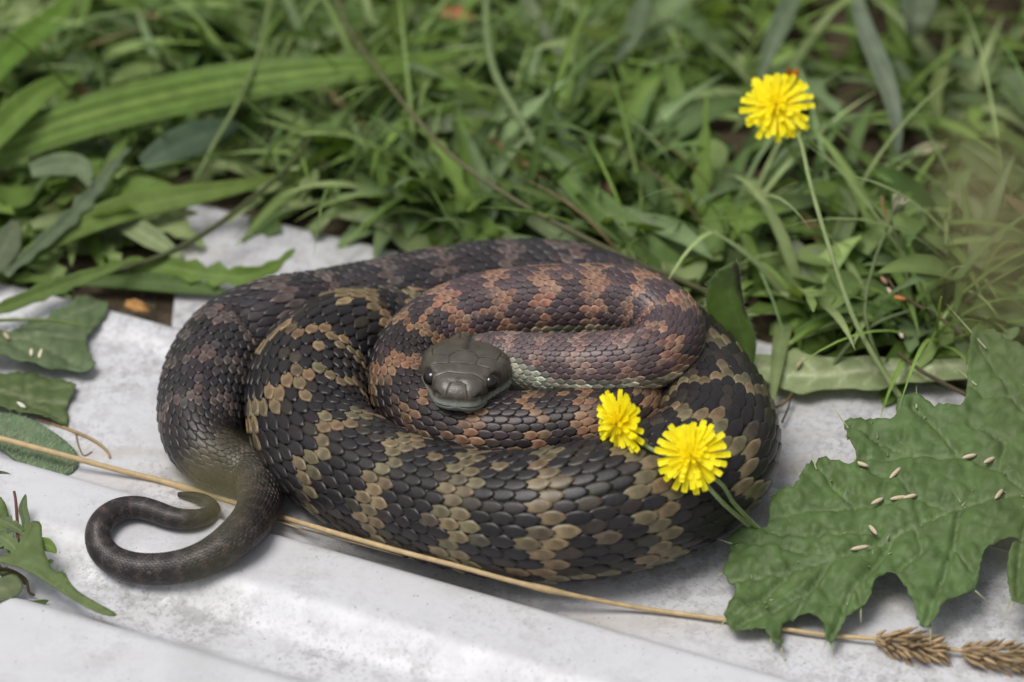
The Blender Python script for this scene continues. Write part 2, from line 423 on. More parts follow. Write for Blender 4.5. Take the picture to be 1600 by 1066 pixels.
# belly plates, one per ring
qv = np.arange(1.0, QMAX - .5); nv = len(qv); NA2, NB2 = 5, 11
Ag2, Bg2 = np.meshgrid(np.linspace(-1, 1, NA2), np.linspace(-1, 1, NB2), indexing='ij')
hb = (2 * math.pi - DTH * (NROW - .6)) / 2
qq = qv[:, None, None] - Ag2[None] * .62; th = math.pi + Bg2[None] * hb + 0 * qq
h = .002 + .035 * (Ag2[None] + 1) / 2 * np.ones_like(qq)
Vp = surf(qq, th, h); zp = np.interp(qv, Q, SZ); cp = zlerp(zone_low, zp) * np.exp(.08 * rng.normal(0, 1, nv))[:, None]
Fp = (grid_faces(NA2, NB2)[None] + (np.arange(nv) * NA2 * NB2)[:, None, None]).reshape(-1, 4)[:, ::-1]
parts.append((Vp.reshape(-1, 3), [Fp], np.repeat(cp, NA2 * NB2, 0)))
snake = empty('snake', at(800, 760, 12))
tag(snake, 'banded dark brown and olive gold snake coiled on the metal sheet with its head raised', 'snake')
V, F, C = join(parts)
body = mk('body', V, F, M_SKIN, snake, C)

# head: lofted with plate seams
HF = nrm(np.array([-.13, -.97, .20])); HR = nrm(np.cross(HF, np.array([0, 0, 1.0]))); HU = np.cross(HR, HF)
HL = 188.0
snout = at(713, 628, 205)
HK = .84; HWD = .93
def head_pt(x, y, zz): return snout - HF * y * HK + HR * x * HWD + HU * zz       # x to the snake's right, y back from the snout
hw_y = [0, 10, 28, 50, 70, 95, 118, 138, 156, 172, 190]; hw_v = [31, 35, 41, 48, 57, 67, 74, 72, 58, 45, 36]
top_v = [11, 18, 26, 31, 35, 37, 37, 37, 37, 36, 34]; bot_v = [-16, -20, -26, -31, -35, -38, -40, -40, -39, -37, -34]
NHY, NHT = 170, 200
ys = np.concatenate([np.linspace(0, 1, 50) ** 2 * 24, np.linspace(24.5, 190, NHY - 50)])
thh = np.linspace(-math.pi, math.pi, NHT + 1)[:-1]
rnd = np.sqrt(np.clip(1 - (1 - np.clip(ys / 22, 0, 1)) ** 2.2, 0, 1))
W_ = np.interp(ys, hw_y, hw_v) * rnd
TP = np.interp(ys, hw_y, top_v); BT = np.interp(ys, hw_y, bot_v); mid = -2.0
W_ = np.convolve(np.pad(W_, 4, mode='edge'), np.ones(9) / 9, 'valid') * 1.0; W_[0] = 0.6
W_ = np.where(ys < 5, np.interp(ys, [0, 5], [.5, np.interp(5, ys, W_)]) ** 1, W_)
ct_, st_ = np.cos(thh), np.sin(thh)
ex = 2 / 3.3
X = W_[:, None] * (np.sign(st_) * np.abs(st_) ** ex)[None]
upz = (TP - mid) * np.sqrt(np.clip(rnd, 0, 1)); dnz = (mid - BT) * np.sqrt(np.clip(rnd, 0, 1))
Zh = np.where(ct_[None] > 0, mid + upz[:, None] * (np.abs(ct_) ** ex)[None], mid - dnz[:, None] * (np.abs(ct_) ** ex)[None])
Y = np.repeat(ys[:, None], NHT, 1)
# brow ridge and cheek
top_face = smooth01((ct_ - .15) / .4)[None]
browy = np.exp(-((Y - 62) / 24) ** 2)
X = X + np.sign(X) * 5.5 * browy * np.exp(-((Zh - 24) / 9) ** 2)
Zh = Zh + 4.0 * browy * np.exp(-((np.abs(X) - 46) / 10) ** 2) * (ct_[None] > 0)
eye_d = np.sqrt(((Y - 60) / 15) ** 2 + ((Zh - 13) / 13) ** 2); sidef = (np.abs(st_)[None] > .55)
X = X - np.sign(X) * 6 * np.exp(-eye_d ** 4) * sidef
nos = np.sqrt((Y - 16) ** 2 + (Zh - 4) ** 2); X = X - np.sign(X) * 5 * np.exp(-(nos / 4.5) ** 2) * sidef
def seg_d(A, B, P0, P1):
    d = np.array(P1, float) - np.array(P0, float); L2 = d @ d + 1e-9
    t = np.clip(((A - P0[0]) * d[0] + (B - P0[1]) * d[1]) / L2, 0, 1)
    return np.hypot(A - P0[0] - t * d[0], B - P0[1] - t * d[1])
plan = [[(17, 5), (12, 20), (0, 25)], [(0, 25), (0, 42)], [(0, 42), (20, 44), (40, 36)], [(0, 42), (0, 70)], [(0, 70), (21, 69), (46, 62)],
        [(21, 69), (23, 92), (14, 110), (0, 119)], [(23, 93), (52, 99)], [(0, 119), (0, 160)], [(52, 99), (56, 128), (40, 154), (16, 163), (0, 160)],
        [(14, 110), (23, 93)], [(54, 115), (72, 122)], [(40, 154), (62, 160)], [(16, 163), (18, 190)], [(46, 148), (70, 140)], [(0, 172), (30, 172)], [(34, 163), (36, 190)], [(0, 160), (0, 190)], [(0, 185), (40, 182)]]
Dp = np.full(X.shape, 99.0)
for pl in plan:
    for p0, p1 in zip(pl, pl[1:]): Dp = np.minimum(Dp, seg_d(np.abs(X), Y, p0, p1))
side = [[(8, 6), (40, 2), (80, -3), (128, -6), (150, -6)], [(22, 4), (22, -13)], [(42, 2), (41, -14)], [(60, 0), (59, -15)], [(82, -3), (80, -16)], [(104, -5), (102, -17)], [(128, -6), (124, -18)],
        [(30, 3), (32, 20)], [(47, 2), (45, 26)], [(78, 28), (80, -3)], [(100, 26), (104, -5)], [(126, 28), (128, -6)], [(100, 10), (150, 8)], [(148, 20), (150, -10)]]
mouth = [(-2, -11), (30, -14), (80, -17), (120, -20), (158, -14)]
Ds = np.full(X.shape, 99.0); Dm = np.full(X.shape, 99.0)
for pl in side:
    for p0, p1 in zip(pl, pl[1:]): Ds = np.minimum(Ds, seg_d(Y, Zh, p0, p1))
for p0, p1 in zip(mouth, mouth[1:]): Dm = np.minimum(Dm, seg_d(Y, Zh, p0, p1))
topm = smooth01((ct_ - .12) / .25)[None]; sidem = smooth01((np.abs(st_) - .45) / .25)[None] * (Y > 2)
groove = 1.5 * np.exp(-(Dp / 1.0) ** 2) * topm + 1.2 * np.exp(-(Ds / 1.1) ** 2) * sidem * (1 - .6 * topm) + 2.2 * np.exp(-(Dm / 1.6) ** 2) * sidem
pil = 1.0 * (1 - np.exp(-(Dp / 7) ** 2)) * topm
scl = np.sqrt(np.clip(X / (W_[:, None] + 1e-3), -1, 1) ** 2 + 1e-6)
dz = np.where(ct_[None] > 0, 1, -1) * np.abs(ct_)[None]
Xd = X - np.sign(X) * np.abs(st_)[None] * groove; Zd = Zh + dz * (pil - groove)
Yd = Y + groove * np.exp(-Y / 4)
VH = snout + (-HF) * HK * Yd.reshape(-1, 1) + HR * HWD * Xd.reshape(-1, 1) + HU * Zd.reshape(-1, 1)
c_top = np.array([.082, .074, .060]); c_side = np.array([.062, .056, .040]); c_lip = np.array([.34, .37, .33]); c_back = np.array([.062, .053, .035])
k1 = smooth01((14 - Zh) / 22)[..., None]; k2 = smooth01((0 - Zh + 4 * np.exp(-Y / 14)) / 10)[..., None]; k3 = smooth01((Y - 75) / 60)[..., None]
CH = (c_top * (1 - k3) + c_back * k3) * (1 - k1) + c_side * (1 - .35 * k3) * k1; CH = CH * (1 - k2) + c_lip * k2
creamk = (smooth01((Y - 118) / 36) * smooth01((6 - Zh) / 20))[..., None]; CH = CH * (1 - creamk) + np.array([.46, .47, .38]) * creamk
line = np.clip(np.exp(-(Dp / 1.2) ** 2) * topm + np.exp(-(Ds / 1.1) ** 2) * sidem * .8 + np.exp(-(Dm / 1.5) ** 2) * sidem, 0, 1)[..., None]
rim = np.clip(np.exp(-((Dp - 2.6) / 1.0) ** 2) * topm, 0, 1)[..., None]
CH = CH * (1 - .7 * line) * (1 + .35 * rim)
tipc = head_pt(0, -1.0, 0)
VH = np.vstack([VH, tipc[None]]); j = np.arange(NHT)
head = mk('head', VH, [grid_faces(NHY, NHT, True)[:, ::-1], np.stack([np.full(NHT, NHY * NHT), j, (j + 1) % NHT], 1)], M_HEAD, snake, np.vstack([CH.reshape(-1, 3), CH[0, :1]]))
tag(head, 'dark olive grey shielded head with pale lips')
def sphere(c, r, n=16, m=24, sq=(1, 1, 1)):
    t = np.linspace(0, math.pi, n); p = np.linspace(0, 2 * math.pi, m + 1)[:-1]
    V = np.stack([np.sin(t)[:, None] * np.cos(p), np.sin(t)[:, None] * np.sin(p), np.cos(t)[:, None] * np.ones(m)], -1).reshape(-1, 3)
    return np.asarray(c) + V * r * np.asarray(sq), grid_faces(n, m, True)
for sx in (-1, 1):
    V, F = sphere(head_pt(sx * 46.0, 56, 12), 13.5)
    tag(mk('eye', V, F, M_EYE, snake), 'glossy black eye')

# ------------------------------------------------------------------ leaf builders
def pts(L): return np.array([at(*p[:3]) for p in L])

def blade(name, L, hw, col, label, cat='leaf', face=(0, -.55, .83), fold=.18, group=None, mat=None, taper=(.45, .02), ribs=0, solid=1.0, parent=None, nseg=34, teeth=0.0, wav=0.0, col2=None, plate=None):
    """ribbon leaf along pixel points L=[(px,py,z)], half width hw, lengthwise ribs and toothed margins if asked"""
    P = spline(pts(L), nseg); T, Nn, B = frames(P, face)
    t = np.linspace(0, 1, nseg); m = 9 if not ribs else 17
    prof_ = np.minimum(1, (taper[0] + (1 - taper[0]) * np.sin(np.clip(t / .5, 0, 1) * math.pi / 2))) * np.clip((1 - t) / .42, 0, 1) ** .62
    prof_ = np.maximum(prof_, taper[1])
    if teeth: prof_ = prof_ * (1 + teeth * (np.abs(((t * 7.3) % 1) - .5) * 2 - .5) + .3 * teeth * np.sin(t * 61))
    x = np.linspace(-1, 1, m)
    w_ = (hw * prof_)[:, None] * x[None]
    dep = fold * np.abs(w_) + (ribs * np.cos(x * math.pi * 3.5)[None] * prof_[:, None] if ribs else 0) + wav * np.sin(t * 19 + 1)[:, None] * (x ** 2)[None] * prof_[:, None] * hw * .25
    V = P[:, None] + w_[..., None] * B[:, None] + dep[..., None] * Nn[:, None]
    c = np.array(col)[None, None] * np.ones((nseg, m, 1))
    midr = np.exp(-(x / .10) ** 2)[None, :, None]
    c = c * (1 - .45 * midr) + np.array(col) * np.array([1.7, 1.45, 1.7]) * .45 * midr
    if ribs:
        rb = (.5 + .5 * np.cos(x * math.pi * 3.5))[None, :, None]; c = c * (.85 + .35 * rb)
    if col2 is not None:
        k = smooth01((t - .6) / .35)[:, None, None]; c = c * (1 - k) + np.array(col2) * k
    o = mk(name, V.reshape(-1, 3), grid_faces(nseg, m), mat or M_LEAF, parent, c.reshape(-1, 3), solid=solid)
    if parent is None: tag(o, label, cat, group)
    return o

def stem(name, L, r0, r1, col, label=None, cat=None, group=None, parent=None, mat=None, m=8, n=40, nodes=()):
    P = spline(pts(L), n); t = np.linspace(0, 1, n); R = r0 + (r1 - r0) * t
    for q in nodes: R = R + .45 * r0 * np.exp(-((t - q) / .012) ** 2)
    V, F = tube(P, R, m)
    o = mk(name, V, F, mat or M_LEAF, parent, col)
    if parent is None: tag(o, label, cat, group)
    return o

def inside(poly, X, Y):
    c = np.zeros(X.shape, bool); n = len(poly)
    for i in range(n):
        x0, y0 = poly[i]; x1, y1 = poly[i - 1]
        hit = ((y0 > Y) != (y1 > Y)) & (X < (x1 - x0) * (Y - y0) / (y1 - y0 + 1e-12) + x0); c ^= hit
    return c

def outline_leaf(name, poly, anchors, veins, col, vcol, parent=None, step=7.0, pillow=2.0, vw=3.0, cell=0.0, mat=None, solid=1.2, smoothn=1, wave=0.0, spots=None, teeth=0.0):
    """leaf blade from its margin; anchors give the height of the blade over the ground at pixels; veins are sunk and pale"""
    poly = np.array(poly, float)
    for _ in range(smoothn):                                            # Chaikin rounding
        nx = np.roll(poly, -1, 0); poly = np.stack([.78 * poly + .22 * nx, .22 * poly + .78 * nx], 1).reshape(-1, 2)
    if teeth:
        q = []
        for i in range(len(poly)):
            p0, p1 = poly[i], poly[(i + 1) % len(poly)]; L = np.hypot(*(p1 - p0)); k = max(1, int(round(L / 7)))
            nn = np.array([p1[1] - p0[1], p0[0] - p1[0]]) / max(L, 1e-6)
            for m_ in range(k): q.append(p0 + (p1 - p0) * (m_ / k) + nn * teeth * (1 if len(q) % 2 else -1) * rng.uniform(.2, 1))
        poly = np.array(q)
    A = np.array(anchors, float)
    K = np.c_[A[:, :2], np.ones(len(A))]; coef = np.linalg.lstsq(K, A[:, 2], rcond=None)[0]
    x0, y0 = poly.min(0); x1, y1 = poly.max(0)
    gx, gy = np.meshgrid(np.arange(x0, x1, step), np.arange(y0, y1, step)); gx = gx + ((np.arange(gx.shape[0]) % 2) * step / 2)[:, None]
    gx = gx.ravel() + rng.normal(0, .1 * step, gx.size); gy = gy.ravel() + rng.normal(0, .1 * step, gy.size)
    inn = inside(poly, gx, gy)
    de = np.full(gx.shape, 1e9)
    for i in range(len(poly)): de = np.minimum(de, seg_d(gx, gy, poly[i - 1], poly[i]))
    keep = inn & (de > step * .4)
    P2 = np.vstack([poly, np.c_[gx[keep], gy[keep]]]); nb = len(poly)
    r = delaunay_2d_cdt([Vector(p) for p in P2], [], [list(range(nb))], 1, 1e-4)
    v2 = np.array([tuple(p) for p in r[0]]); f = np.array([t for t in r[2] if len(t) == 3])
    dv = np.full(len(v2), 1e9); dm = np.full(len(v2), 1e9)
    for vi, vl in enumerate(veins):
        for p0, p1 in zip(vl, vl[1:]):
            dd = seg_d(v2[:, 0], v2[:, 1], p0, p1); dv = np.minimum(dv, dd * (1.0 if vi == 0 else 1.25))
            if vi == 0: dm = np.minimum(dm, dd)
    zz = v2[:, 0] * coef[0] + v2[:, 1] * coef[1] + coef[2]
    hh = pillow * (1 - np.exp(-(dv / (3.2 * vw)) ** 2))
    cellv = np.zeros(len(v2))
    if cell:
        for i, p in enumerate(v2):
            d, _ = noise.voronoi(Vector((p[0] / cell, p[1] / cell * 1.2, 3.1))); cellv[i] = min(1, (d[1] - d[0]) * 2.2)
        hh = hh + pillow * .75 * cellv
    if wave: hh = hh + wave * np.array([noise.noise(Vector((p[0] / 55, p[1] / 55, 1.7))) for p in v2])
    V = at_arr(v2[:, 0], v2[:, 1], zz); V[:, 2] += hh
    kv = np.exp(-(dv / vw) ** 2)[:, None] * .55 + np.exp(-(dm / (vw * 1.1)) ** 2)[:, None] * .25
    c = np.array(col)[None] * np.ones((len(v2), 1)); c = c * (1 - kv) + np.array(vcol) * kv
    if spots is not None: c = spots(v2, c)
    n0 = np.cross(V[f[:, 1]] - V[f[:, 0]], V[f[:, 2]] - V[f[:, 0]])
    
    if n0[:, 2].sum() < 0: f = f[:, ::-1]
    return mk(name, V, f, mat or M_LEAF, parent, c, solid=solid), coef

def zat(coef, x, y): return coef[0] * x + coef[1] * y + coef[2]

def spikes(rows, col, rad=1.0):
    """[(point, direction, length)] -> thin cones"""
    prt = []
    for p, d, L in rows:
        d = np.asarray(d, float); d = d / np.linalg.norm(d)
        V, F = tube(np.array([p, p + d * L * .5, p + d * L]), np.array([rad, rad * .6, rad * .08]), 5, False); prt.append((V, F, np.array(col)))
    return join(prt)

# ------------------------------------------------------------------ ground cover (uncountable)
def leaves_mesh(B, az, L, e0, droop, hw, col, kind, seg=10, twist=None):
    """many ribbon leaves at once; kind 0 grass blade, 1 lance leaf, 2 round leaflet"""
    n = len(L); t = np.linspace(0, 1, seg + 1)
    e = e0[:, None] - droop[:, None] * t[None] ** 1.2
    ds = L[:, None] / seg
    hx = np.concatenate([np.zeros((n, 1)), np.cumsum(np.cos(e[:, :-1]) * ds, 1)], 1); hz = np.concatenate([np.zeros((n, 1)), np.cumsum(np.sin(e[:, :-1]) * ds, 1)], 1)
    D = np.stack([np.cos(az), np.sin(az), 0 * az], 1); Sd = np.stack([-np.sin(az), np.cos(az), 0 * az], 1)
    P = B[:, None] + hx[..., None] * D[:, None]; P[..., 2] += hz; P[..., 2] = np.maximum(P[..., 2], -6 + rng.random((n, 1)) * 12)
    pr = np.where(kind[:, None] == 0, np.clip(1 - t[None] ** 2.6, .03, 1) * (.55 + .45 * np.minimum(1, t[None] * 4)),
         np.where(kind[:, None] == 1, np.maximum(np.sin(np.clip(t[None], 0, 1) ** .8 * math.pi) ** .75 * (1 + np.where(np.arange(n)[:, None] % 2, .34, .04) * np.where(np.arange(seg + 1)[None] % 2, 1, -1)), .06), np.maximum(np.sqrt(np.clip(1 - (2 * t[None] - 1) ** 2, 0, 1)), .1)))
    ww = hw[:, None] * pr
    tw = (twist if twist is not None else rng.normal(0, .35, n))[:, None] + rng.normal(0, .5, n)[:, None] * t[None]
    Np = np.stack([-np.sin(e) * np.cos(az)[:, None], -np.sin(e) * np.sin(az)[:, None], np.cos(e)], -1)
    S = np.cos(tw)[..., None] * Sd[:, None] + np.sin(tw)[..., None] * Np
    Nn = np.cos(tw)[..., None] * Np - np.sin(tw)[..., None] * Sd[:, None]
    V = np.stack([P - S * ww[..., None] + Nn * (.3 * ww)[..., None], P, P + S * ww[..., None] + Nn * (.3 * ww)[..., None]], 2)
    gf = grid_faces(seg + 1, 3); k = (seg + 1) * 3
    F = (gf[None] + (np.arange(n) * k)[:, None, None]).reshape(-1, 4)
    sh = (1 + .22 * np.array([-.3, 1, -.3]))[None, None, :, None] * (1.04 - .1 * (1 - t))[None, :, None, None]
    C = col[:, None, None] * sh * np.ones((n, seg + 1, 3, 1))
    return V.reshape(-1, 3), F, C.reshape(-1, 3)

greens = np.array([(.10,.155,.035),(.125,.19,.045),(.085,.135,.045),(.16,.22,.075),(.13,.185,.085),(.075,.12,.028),(.20,.25,.11)])
def cover(name, ntuft, region, nleaf, Lr, hwr, label, kinds=(.45, .4, .15), cond=None, bright=1.0, er=(.5, 1.35), extra_z=0.0, gap=.1):
    tx = rng.uniform(region[0], region[1], ntuft); ty = rng.uniform(region[2], region[3], ntuft)
    ok = ~on_sheet(tx, ty, -6)
    if cond is not None: ok &= cond(tx, ty)
    ok &= np.array([noise.noise(Vector((x / 150, y / 150, 4.2))) for x, y in zip(tx, ty)]) > rng.uniform(-.75, .25, ntuft) - gap
    tx, ty = tx[ok], ty[ok]; n = len(tx)
    k = np.repeat(np.arange(n), nleaf); N_ = len(k)
    tk = rng.choice(3, n, p=kinds)[k]
    tc = greens[rng.choice(len(greens), n)][k] * np.exp(rng.normal(0, .18, N_))[:, None] * bright
    dead = rng.random(N_) < .012; tc[dead] = np.array([.26, .19, .10]) * np.exp(rng.normal(0, .3, dead.sum()))[:, None]
    B = np.stack([tx[k] + rng.normal(0, 9, N_), ty[k] + rng.normal(0, 9, N_), np.full(N_, -9.0)], 1)
    az = rng.uniform(0, 2 * math.pi, N_); L = rng.uniform(*Lr, N_) * np.where(tk == 2, .34, np.where(tk == 0, 1.15, 1.0)); hw = rng.uniform(*hwr, N_) * np.where(tk == 0, .55, np.where(tk == 2, 1.5, 1.0))
    e0 = rng.uniform(*er, N_); dr = rng.uniform(.5, 1.9, N_)
    lift = tk == 2
    B[lift, 2] += rng.uniform(25, 75, lift.sum()); B[lift, 0] += rng.normal(0, 22, lift.sum()); B[lift, 1] += rng.normal(0, 22, lift.sum()); e0[lift] = rng.uniform(-.2, .6, lift.sum()); dr[lift] = .3
    B[:, 2] += extra_z
    V, F, C = leaves_mesh(B, az, L, e0, dr, hw, tc, tk)
    o = mk(name, V, F, M_COVER, None, C, base=(0, 0, 0)); tag(o, label, 'plants', kind='stuff'); return o
thin = lambda x, y: ~((x > 250) & (y > 330) & (rng.random(len(x)) < .72))
def clear(x, y):
    """keep weeds off the open metal behind the snake and off the pale leaf's spot"""
    ub = (x - B0[0]) * BD[0] + (y - B0[1]) * BD[1]; wb = (x - B0[0]) * BN[0] + (y - B0[1]) * BN[1]
    return (front_uw(x, y)[1] < -12) & ~((ub > -95 + .36 * np.maximum(wb, 0)) & (wb > -np.where(x > 330, 75, 62))) & ~((front_uw(x, y)[1] > -135) & (x > -650) & (x < -300))
near_box = lambda x, y: (np.abs(x) < 1500) & (y < 1250)
cover('ground_cover', 1250, (-1500, 1500, -300, 1250), 7, (80, 210), (10, 29), 'tangle of low broad green weeds behind the snake', (.25, .5, .25), lambda x, y: clear(x, y) & thin(x, y), er=(.25, 1.0), bright=1.3)
cover('ground_cover', 620, (-1500, 1500, -300, 1250), 6, (130, 300), (11, 27), 'longer arching grass and dock leaves rising from the weeds', (.55, .45, 0), lambda x, y: clear(x, y) & (front_uw(x, y)[1] < -110) & thin(x, y) & ((x > -330) | (y > 520)), er=(.45, 1.25), bright=1.25)
cover('ground_cover', 260, (-1500, 1500, -300, 1250), 7, (150, 380), (5, 9), 'fine long grass blades threading through the weeds', (1, 0, 0), lambda x, y: clear(x, y) & thin(x, y) & (front_uw(x, y)[1] < -110) & ((x > -330) | (y > 420)), er=(.5, 1.3), bright=1.45, gap=.3)
cover('ground_cover', 1200, (-3200, 3200, -600, 3600), 9, (90, 220), (11, 24), 'wider green weed bed stretching away past the metal sheets', cond=lambda x, y: (front_uw(x, y)[1] < 0) & ~near_box(x, y))

# ------------------------------------------------------------------ big bristly lobed leaf on the right
G_THI = (.098, .160, .050); G_THV = (.20, .26, .135)
POLY = [(1318,661),(1339,658),(1365,660),(1387,665),(1400,659),(1400,635),(1411,628),(1430,624),(1443,633),(1454,644),(1478,647),(1505,644),(1509,626),(1511,600),(1512,560),(1520,515),
 (1545,520),(1575,540),(1610,556),(1660,570),(1710,620),(1760,700),(1790,780),(1740,840),(1700,880),(1660,890),(1640,940),(1610,956),(1583,950),(1574,930),(1572,890),(1580,862),(1600,850),(1580,852),(1555,858),(1536,868),
 (1529,902),(1527,926),(1505,937),(1478,950),(1454,989),(1433,985),(1426,950),(1413,923),(1395,906),(1382,902),(1365,919),(1358,945),(1343,958),(1325,967),(1312,985),(1299,1015),
 (1288,1007),(1286,976),(1269,967),(1242,966),(1225,976),(1220,993),(1223,1020),(1205,1007),(1192,989),(1168,996),(1142,993),(1131,972),(1135,954),(1151,934),(1142,915),(1127,897),
 (1137,880),(1142,867),(1135,845),(1159,832),(1186,836),(1201,827),(1201,797),(1207,779),(1247,768),(1251,749),(1273,725),(1295,727),(1334,740),(1339,722),(1325,696),(1318,674)]
VEI = [[(1790,780),(1690,775),(1600,772),(1487,799),(1400,840),(1304,880),(1207,902),(1140,912)],
 [(1487,799),(1430,784),(1340,797),(1265,800),(1205,812)],[(1600,770),(1560,735),(1500,719),(1420,716),(1345,722)],[(1420,716),(1370,690),(1322,666)],[(1500,719),(1470,680),(1425,640)],
 [(1680,775),(1640,690),(1580,620),(1530,545)],[(1580,620),(1540,625),(1512,605)],[(1650,772),(1600,830),(1590,900),(1590,945)],[(1500,795),(1490,860),(1470,920),(1446,985)],[(1490,860),(1520,900)],
 [(1400,840),(1375,880),(1330,930),(1298,1005)],[(1340,920),(1345,950)],[(1304,880),(1265,930),(1215,1005)],[(1265,930),(1200,960),(1150,985)],[(1304,880),(1240,862),(1145,850)],
 [(1400,840),(1340,835),(1280,845),(1200,835)],[(1340,797),(1300,760),(1275,730)],[(1430,784),(1400,750),(1345,735)],[(1240,895),(1190,940),(1140,970)],[(1560,735),(1570,700),(1515,670)],[(1430,830),(1440,870),(1400,900)]]
tl = empty('thistle_leaf', at(1560, 900, 14))
tag(tl, 'large dark green puckered lobed leaf with pale bristles beside the snake', 'leaf')
ANC = [(1140,980,30),(1600,980,52),(1560,540,150),(1200,790,60),(1700,800,100)]
_, cf = outline_leaf('blade', POLY, ANC, VEI, G_THI, G_THV, tl, step=4.6, pillow=9.0, vw=2.0, cell=27, wave=9, smoothn=1, solid=1.5, mat=M_THIS, teeth=1.6)
def vein_tube(vl, r0, r1, parent, cf, col, lift=-1.0, name='vein'):
    P = spline(np.array([at(x, y, zat(cf, x, y) + lift) for x, y in vl]), 30); V, F = tube(P, np.linspace(r0, r1, 30), 6); return mk(name, V, F, M_LEAF, parent, col)
vein_tube([(1900, 800), (1840, 790)] + VEI[0][:-1], 10, 2, tl, cf, (.12, .17, .075), -6, 'midrib')
sp = []
for (x, y, dx, dy) in [(1313,652,-14,-20),(1272,722,-4,-14),(1252,748,-8,-22),(1207,776,-12,-8),(1512,512,-32,-36),(1432,622,0,-18),(1299,1012,2,22),(1454,987,0,20),(1222,1018,4,16),(1128,897,-10,4),(1131,972,-8,8),
                       (1527,926,14,12),(1575,948,-8,22),(1290,1005,-4,12),(1205,1006,0,12),(1512,590,-16,-14),(1345,958,0,14),(1133,846,-12,-4)]:
    p = at(x - .9 * dx, y - .9 * dy, zat(cf, x, y) + 4); q = at(x + dx, y + dy, zat(cf, x, y) + 5); sp.append((p, q - p, np.linalg.norm(q - p) + 4))
for _ in range(170):
    x, y = rng.uniform(1135, 1640), rng.uniform(540, 1000)
    if inside(np.array(POLY, float), np.array([x]), np.array([y]))[0]:
        p = at(x, y, zat(cf, x, y) + 3); sp.append((p, np.array([rng.normal(0, .5), rng.normal(0, .5) - .4, 1.0]), rng.uniform(7, 12)))
V, F, C = spikes(sp, (.5, .53, .34), 1.7); tag(mk('bristle', V, F, M_HAIR, tl, C), kind='stuff')
# seeds lying on the leaves and the sheet
def seed(x, y, z, ang, L=13, label=None, group=None, col=(.55, .45, .33)):
    p = at(x, y, z); d = np.array([math.cos(ang), math.sin(ang) / SE * .75, .1]); d = d / np.linalg.norm(d)
    t = np.linspace(-1, 1, 12); P = p[None] + d[None] * (t * L)[:, None]
    V, F = tube(P, 3.4 * np.sqrt(np.clip(1 - t ** 2, .02, 1)), 8); tt = np.repeat(t, 8); tt = np.concatenate([tt, [-1, 1]])
    c = np.array(col)[None] * (1 - .3 * smooth01((tt - .5) / .5))[:, None]
    o = mk('grass_seed', V, F, M_SEED, None, c); tag(o, label, 'seed', group); return o
for x, y, a in [(1345,725,-.5),(1399,739,.8),(1371,783,.45),(1404,778,.1),(1422,776,.25),(1364,828,-1.1),(1344,856,.12),(1515,713,.2),(1546,719,.45),(1561,772,.9)]:
    seed(x, y, zat(cf, x, y) + 9, a, rng.uniform(10, 15), label='pale rice-like grass seed lying on the large puckered lobed leaf', group='seeds on the big lobed leaf')

# ------------------------------------------------------------------ leaves beside the snake
o, cf2 = outline_leaf('weed_leaf', [(1176,554),(1204,556),(1231,553),(1243,544),(1258,553),(1276,557),(1312,559),(1345,557),(1384,560),(1435,562),(1480,560),(1540,565),(1600,572),(1600,584),(1540,590),(1480,596),(1426,598),(1396,601),(1378,611),(1354,613),(1330,607),(1294,608),(1270,614),(1252,620),(1231,611),(1204,602),(1180,587)],
   [(1180,570,24),(1400,560,40),(1600,578,30),(1300,610,26)], [[(1600,578),(1480,572),(1400,575),(1300,584),(1230,585),(1178,570)]] + [[(x, 580), (x - 22, 560)] for x in range(1230, 1500, 44)] + [[(x, 580), (x - 22, 602)] for x in range(1240, 1500, 44)], (.30, .36, .18), (.60, .64, .44), step=5, pillow=2.0, vw=3.2, mat=M_LEAF, wave=4)
tag(o, 'pale green leaf showing its underside and white midrib beside the snake', 'leaf')
seed(1209, 583, zat(cf2, 1209, 583) + 5, -1.3, 16, 'thin seed leaning on the pale leaf nearest the snake', col=(.6, .52, .34))
seed(1249, 569, zat(cf2, 1249, 569) + 5, 1.0, 11, 'short brown seed lying on the pale leaf by its midrib', col=(.42, .33, .22))
def burnt(v2, c):
    k = np.exp(-(seg_d(v2[:, 0], v2[:, 1], (1152, 412), (1158, 455)) / 7) ** 2) + np.exp(-(seg_d(v2[:, 0], v2[:, 1], (1158, 455), (1166, 490)) / 5) ** 2) * .9 + np.exp(-(seg_d(v2[:, 0], v2[:, 1], (1138, 525), (1160, 566)) / 8) ** 2) * .6
    k = np.clip(k, 0, .9)[:, None]; up_ = smooth01((470 - v2[:, 1]) / 40)[:, None]
    c = c * (1 - .5 * up_) + np.array([.085, .115, .07]) * .5 * up_
    return c * (1 - k) + np.array([.05, .035, .035]) * k
UP = [(1150,408),(1120,425),(1105,446),(1103,485),(1117,512),(1135,530),(1150,560),(1174,583),(1180,560),(1182,536),(1174,509),(1164,485),(1158,449),(1155,419)]
ul = empty('weed_leaf', at(1172, 640, 6)); tag(ul, 'upright green leaf with a blackened edge standing behind the snake', 'leaf')
_, cfu = outline_leaf('blade', UP, [(1150,408,225),(1170,580,20),(1104,460,165),(1165,480,160)], [[(1176,580),(1160,520),(1140,460),(1149,410)]], (.19, .31, .07), (.25, .36, .12), ul, step=5, pillow=2, vw=2.2, spots=burnt)
sp = []
for i in range(len(UP)):
    a_, b_ = np.array(UP[i - 1]), np.array(UP[i])
    for f_ in np.arange(0, 1, .14):
        q = a_ * (1 - f_) + b_ * f_; p = at(q[0], q[1], zat(cfu, *q)); sp.append((p, np.array([(q[0] - 1140) / 40, rng.normal(0, .3), (490 - q[1]) / 90 + rng.normal(0, .3)]), rng.uniform(5, 9)))
V, F, C = spikes(sp, (.4, .45, .3), .45); tag(mk('fringe_hair', V, F, M_HAIR, ul, C), kind='stuff')
